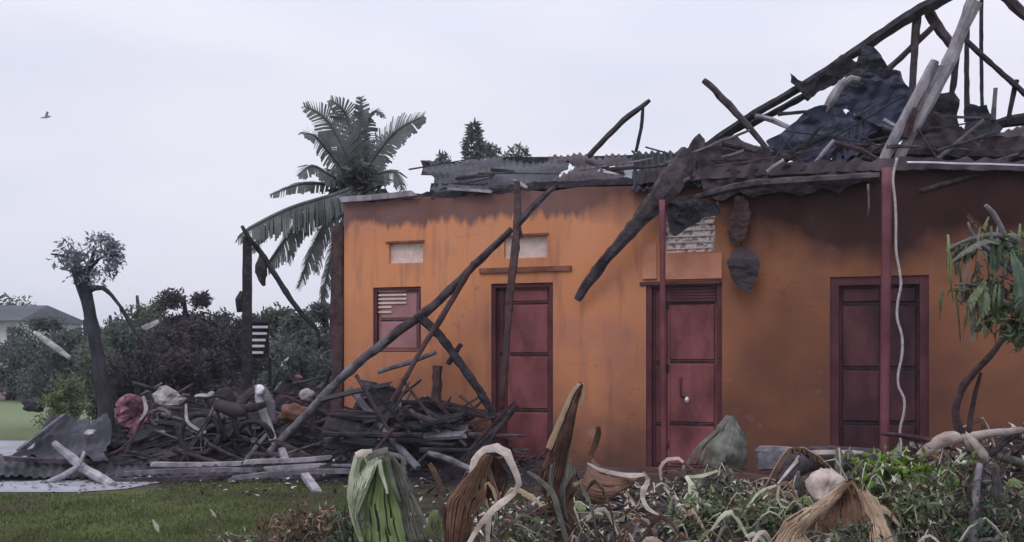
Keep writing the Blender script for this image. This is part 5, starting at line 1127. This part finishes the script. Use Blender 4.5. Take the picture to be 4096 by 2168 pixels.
# straps tangled over the litter
for i in range(120):
    x = R(.2, 5.6); y = R(6.4, 9.2); z = max(0, hC(x, y))+.03; a = R(0, 6.28); L = R(.12, .38)
    d = Vector((math.cos(a), math.sin(a)*.6, 0)); p = Vector((x, y, z))
    strap('dry_leaf_strip', [p, p+d*L*.5+Vector((0, 0, R(.03, .14))), p+d*L+Vector((0, 0, R(-.02, .05)))], [.006, R(.01, .02), .004], random.choice(['drypink', 'drytan', 'drybrown', 'sheath', 'graygreen', 'drybrown', 'dark_leaf']), flat=.3, label='dry leaf strip curled on the mulch before the wall', group='dry leaf strips strewn over the mulch')
for i in range(16):
    x = R(P(965, 0, 7).x, P(1060, 0, 7).x); y = R(6.6, 8.5); z = max(0, hC(x, y)); a = R(-.6, .6)
    p = Vector((x, y, z)); L = R(.2, .5)
    strap('bare_twig', [p, p+Vector((a*L*.5, 0, L*.3)), p+Vector((a*L, R(-.1, .1), L*.8))], [.01, .009, .004], random.choice(['drypink', 'brownw', 'char_soft']), flat=.9, label='bare twig poking from the undergrowth in the bottom right corner', cat='twig', group='bare twigs at bottom right')
for i in range(70):
    px = R(560, 1020); Y = R(6.4, 8.8); x = P(px, 0, Y).x; z = max(0, hC(x, Y))
    chunk_at(x, Y, z+.03, random.choice([4, 4, 5, 3]), R(.12, .3), 'small pale lump lying in the mulch before the wall', 'small lumps in the mulch', 'mulch_lump', 'lump')
# fork of pale woody branches with curved dark stems, tall pale stem
fk = empty('broken_shrub', Vector((P4(1500, 700, 8).x, 8, 0)), label='broken shrub with pale forked base and curved dark stems', cat='shrub')
for pts, r, m in [([(1480, 690), (1455, 590), (1452, 500), (1500, 380), (1600, 260), (1700, 150), (1755, 50), (1765, 10)], [.035, .028, .026, .03, .026, .024, .02, .018], 'brownw'),
                  ([(1530, 680), (1545, 560), (1570, 430), (1610, 300)], [.02, .02, .016, .012], 'brownw'),
                  ([(1490, 700), (1400, 710), (1300, 760), (1200, 830)], [.04, .05, .045, .03], 'drypink'),
                  ([(1490, 690), (1540, 740), (1600, 800), (1650, 860)], [.04, .055, .06, .05], 'drypink'),
                  ([(1500, 700), (1560, 690), (1680, 680), (1860, 660), (1960, 650)], [.03, .035, .035, .03, .03], 'drypink'),
                  ([(980, 683), (1100, 695), (1250, 720), (1340, 745), (1420, 780), (1540, 800)], [.012, .018, .022, .022, .014, .014], 'brownw'),
                  ([(1650, 830), (1760, 740), (1880, 640), (1960, 560)], [.025, .025, .022, .02], 'char_soft'),
                  ([(1700, 820), (1800, 850), (1950, 910)], [.03, .035, .03], 'graygreen'),
                  ([(1380, 800), (1420, 880), (1430, 1000), (1440, 1150)], [.012, .016, .014, .012], 'graygreen'),
                  ([(1510, 800), (1450, 870), (1440, 950), (1430, 1010)], [.014, .018, .018, .012], 'sheath')]:
    bm = bmesh.new(); tube(bm, [P4(x, y, 7.9) for x, y in pts], r, 8, .2, step=.05); mk('branch', bm, m, fk)
bm = bmesh.new(); tube(bm, [P4(1550, 1450, 6.3), P4(1565, 1200, 6.4), P4(1580, 1000, 6.5), P4(1600, 880, 6.6)], [.035, .028, .024, .02], 8, .1); setp(mk('pale_stalk', bm, 'grey'), 'tall pale stem standing in the bottom right corner', 'stem')
blade('dark_sheath', [P4(1610, 870, 6.65), P4(1600, 1000, 6.6), P4(1590, 1200, 6.5), P4(1560, 1450, 6.4)], [P4(1690, 870, 6.65), P4(1730, 1000, 6.6), P4(1720, 1200, 6.5), P4(1700, 1450, 6.4)], 'char_soft', thick=.01, sag=-.06, label='broad brown sheath right of the tall pale stem', cat='leaf')
# hanging leafy tree at right edge
rt = empty('leafy_tree', Vector((P(1060, 350, 7.4).x, 7.4, 0)), label='dark leafy tree reaching in at the right edge', cat='tree')
bm = bmesh.new(); tube(bm, [Vector((P(1045, 0, 7.4).x, 7.4, 0)), P(1040, 400, 7.4), P(1030, 300, 7.4), P(1015, 240, 7.4)], [.09, .07, .05, .03], 10, .15); mk('trunk', bm, 'bark', rt)
for a, pts in enumerate([[(1015, 240), (990, 235), (960, 243), (945, 252)], [(1030, 290), (1000, 260), (975, 238), (968, 222)], [(1035, 320), (1000, 300), (975, 285), (955, 285)], [(1030, 300), (1000, 225), (985, 205)]]):
    bm = bmesh.new(); tube(bm, [P(x, y, 7.35) for x, y in pts], [.03, .02, .014, .008], 6, .2, step=.06); mk('branch', bm, 'grey', rt)
bm = bmesh.new()
for (x, y), rr, n in [((1008, 250), (.20, .2, .14), 110), ((1018, 290), (.14, .2, .2), 150), ((966, 244), (.07, .08, .06), 40), ((985, 285), (.12, .14, .12), 110), ((992, 312), (.12, .14, .10), 110), ((1022, 330), (.09, .2, .16), 150)]:
    leaf_cloud(bm, P(x, y, 7.4), rr, n, .085, 9, .6, nmat=4, down=.9)
mk('crown', bm, ['weed', 'graygreen', 'deepgreen', 'weed'], rt)
def rl(pts, w, m='deepgreen', droop=.5):
    bm = bmesh.new(); frond(bm, [P(x, y, Y) for x, y, Y in pts], w, droop, .03, .12, .008, torn=.1, lean=.4); mk('leaf', bm, m, rt)
rl([(1012, 250, 7.2), (1020, 270, 7.1), (1024, 300, 7.0), (1018, 335, 7.0)], .10)
rl([(985, 280, 7.2), (972, 296, 7.1), (966, 318, 7.1)], .07, 'weed')
rl([(985, 285, 7.2), (984, 305, 7.1), (976, 325, 7.1)], .07, 'weed')
rl([(1000, 245, 7.2), (985, 240, 7.1), (965, 250, 7.0), (950, 262, 7.0)], .06, 'graygreen')
rl([(985, 232, 7.2), (976, 222, 7.1), (968, 214, 7.0)], .03, 'drytan')
for k in range(44):
    x = R(942, 1026); y = R(212, 306)+max(0, (x-990))*.3+max(0, 970-x)*.6; L = R(18, 44); dx = R(-10, 6); Y = R(7.1, 7.6)
    rl([(x, y, Y), (x+dx*.5, y+L*.35, Y-.03), (x+dx, y+L, Y-.03)], R(.025, .05), random.choice(['deepgreen', 'weed', 'weed', 'graygreen', 'bananagreen']), droop=.9)
wl = 'wilted banana leaves tangled before the wall'
for i in range(74):
    px = R(425, 1010); Y = R(6.3, 8.4); x = P(px, 0, Y).x; z = max(0, hC(x, Y)); ang_ = R(0, 6.28); L = R(.3, .75); H = R(.05, .38)
    if 560 < px < 760: H *= .6
    d = Vector((math.cos(ang_), math.sin(ang_)*.5, 0)); p = Vector((x, Y, z+.02))
    bm = bmesh.new(); frond(bm, [p, p+d*L*.3+Vector((0, 0, H)), p+d*L*.65+Vector((0, 0, H*.8)), p+d*L+Vector((0, 0, max(.02, H*R(-.3, .3))))], R(.05, .11), R(.8, 1.5), .022, .3, .009, torn=.45, lean=.3, mi_rib=1)
    mm_ = random.choice(['drybrown', 'drybrown', 'dark_leaf', 'drytan', 'graygreen', 'weed', 'rust', 'bananagreen', 'dark_leaf', 'graygreen'])
    setp(mk('wilted_leaf', bm, [mm_, random.choice(['drypink', 'drytan', 'sheath'])]), 'wilted torn banana leaf in the tangle before the wall', 'leaf', wl)
for i in range(210):
    px = R(560, 1018); Y = R(5.9, 7.3); x = P(px, 0, Y).x; z = max(0, hC(x, Y))+R(.02, .34); ang_ = R(0, 6.28); L = R(.15, .5); H = R(-.02, .16)
    if z > 1.5-(480-350)/1000*Y: z -= .2
    d = Vector((math.cos(ang_), math.sin(ang_)*.4, 0)); p = Vector((x, Y, z))
    if random.random() < .5:
        strap('dry_stalk', [p, p+d*L*.45+Vector((0, 0, H)), p+d*L+Vector((0, 0, -R(.02, .25)))], [.012, R(.012, .026), .006], random.choice(['drypink', 'drytan', 'sheath', 'graygreen', 'drybrown', 'drypink']), flat=.3, label='limp dry stalk draped over the weeds before the wall', cat='stalk', group='limp dry stalks over the weeds')
    else:
        bm = bmesh.new(); frond(bm, [p, p+d*L*.4+Vector((0, 0, H)), p+d*L+Vector((0, 0, -R(.05, .25)))], R(.03, .075), R(.9, 1.6), .02, .35, .007, torn=.5, lean=.3, mi_rib=1)
        setp(mk('wilted_leaf', bm, [random.choice(['drybrown', 'drytan', 'graygreen', 'weed', 'drybrown', 'dark_leaf']), random.choice(['drypink', 'drytan', 'sheath'])]), 'wilted torn banana leaf in the tangle before the wall', 'leaf', wl)
for bp_, px0, px1, Y in ((bp2, 440, 500, 6.35), (bp3, 540, 592, 6.7), (bp1, 352, 425, 6.3)):
    for k in range(5):
        x = R(px0, px1); p = P(x, R(470, 500), Y+R(-.1, .1)); dx = R(-.18, .18); bm = bmesh.new()
        frond(bm, [p, p+Vector((dx*.4, -.05, .10)), p+Vector((dx, -.08, -.08)), p+Vector((dx*1.25, -.08, -.42))], R(.05, .09), 1.2, .022, .35, .009, torn=.45, lean=.3)
        mk('torn_leaf', bm, random.choice(['drybrown', 'graygreen', 'rust', 'dark_leaf']) if bp_ is not bp1 else random.choice(['bananagreen', 'graygreen', 'weed']), bp_)
# bits on the lawn
for i, (px, py, m, s, lab) in enumerate([(159, 529, 'sheath', .05, 'pale yellow leaf standing on the lawn'), (216, 514, 'drypink', .035, 'tiny whitish leaf on the lawn'), (139, 509, 'weed', .03, 'small dark weed on the lawn')]):
    q = G(px, py+4); strap('fallen_leaf', [q, q+Vector((-.02, 0, s)), q+Vector((-.05, 0, s*2.2))], [.01, s*.55, .008], m, flat=.2, label=lab)
lump('dark_clod', 33, 405, 19, .16, 'bark', 'dark clod on the far grass at the left', (1.3, 1, .8))
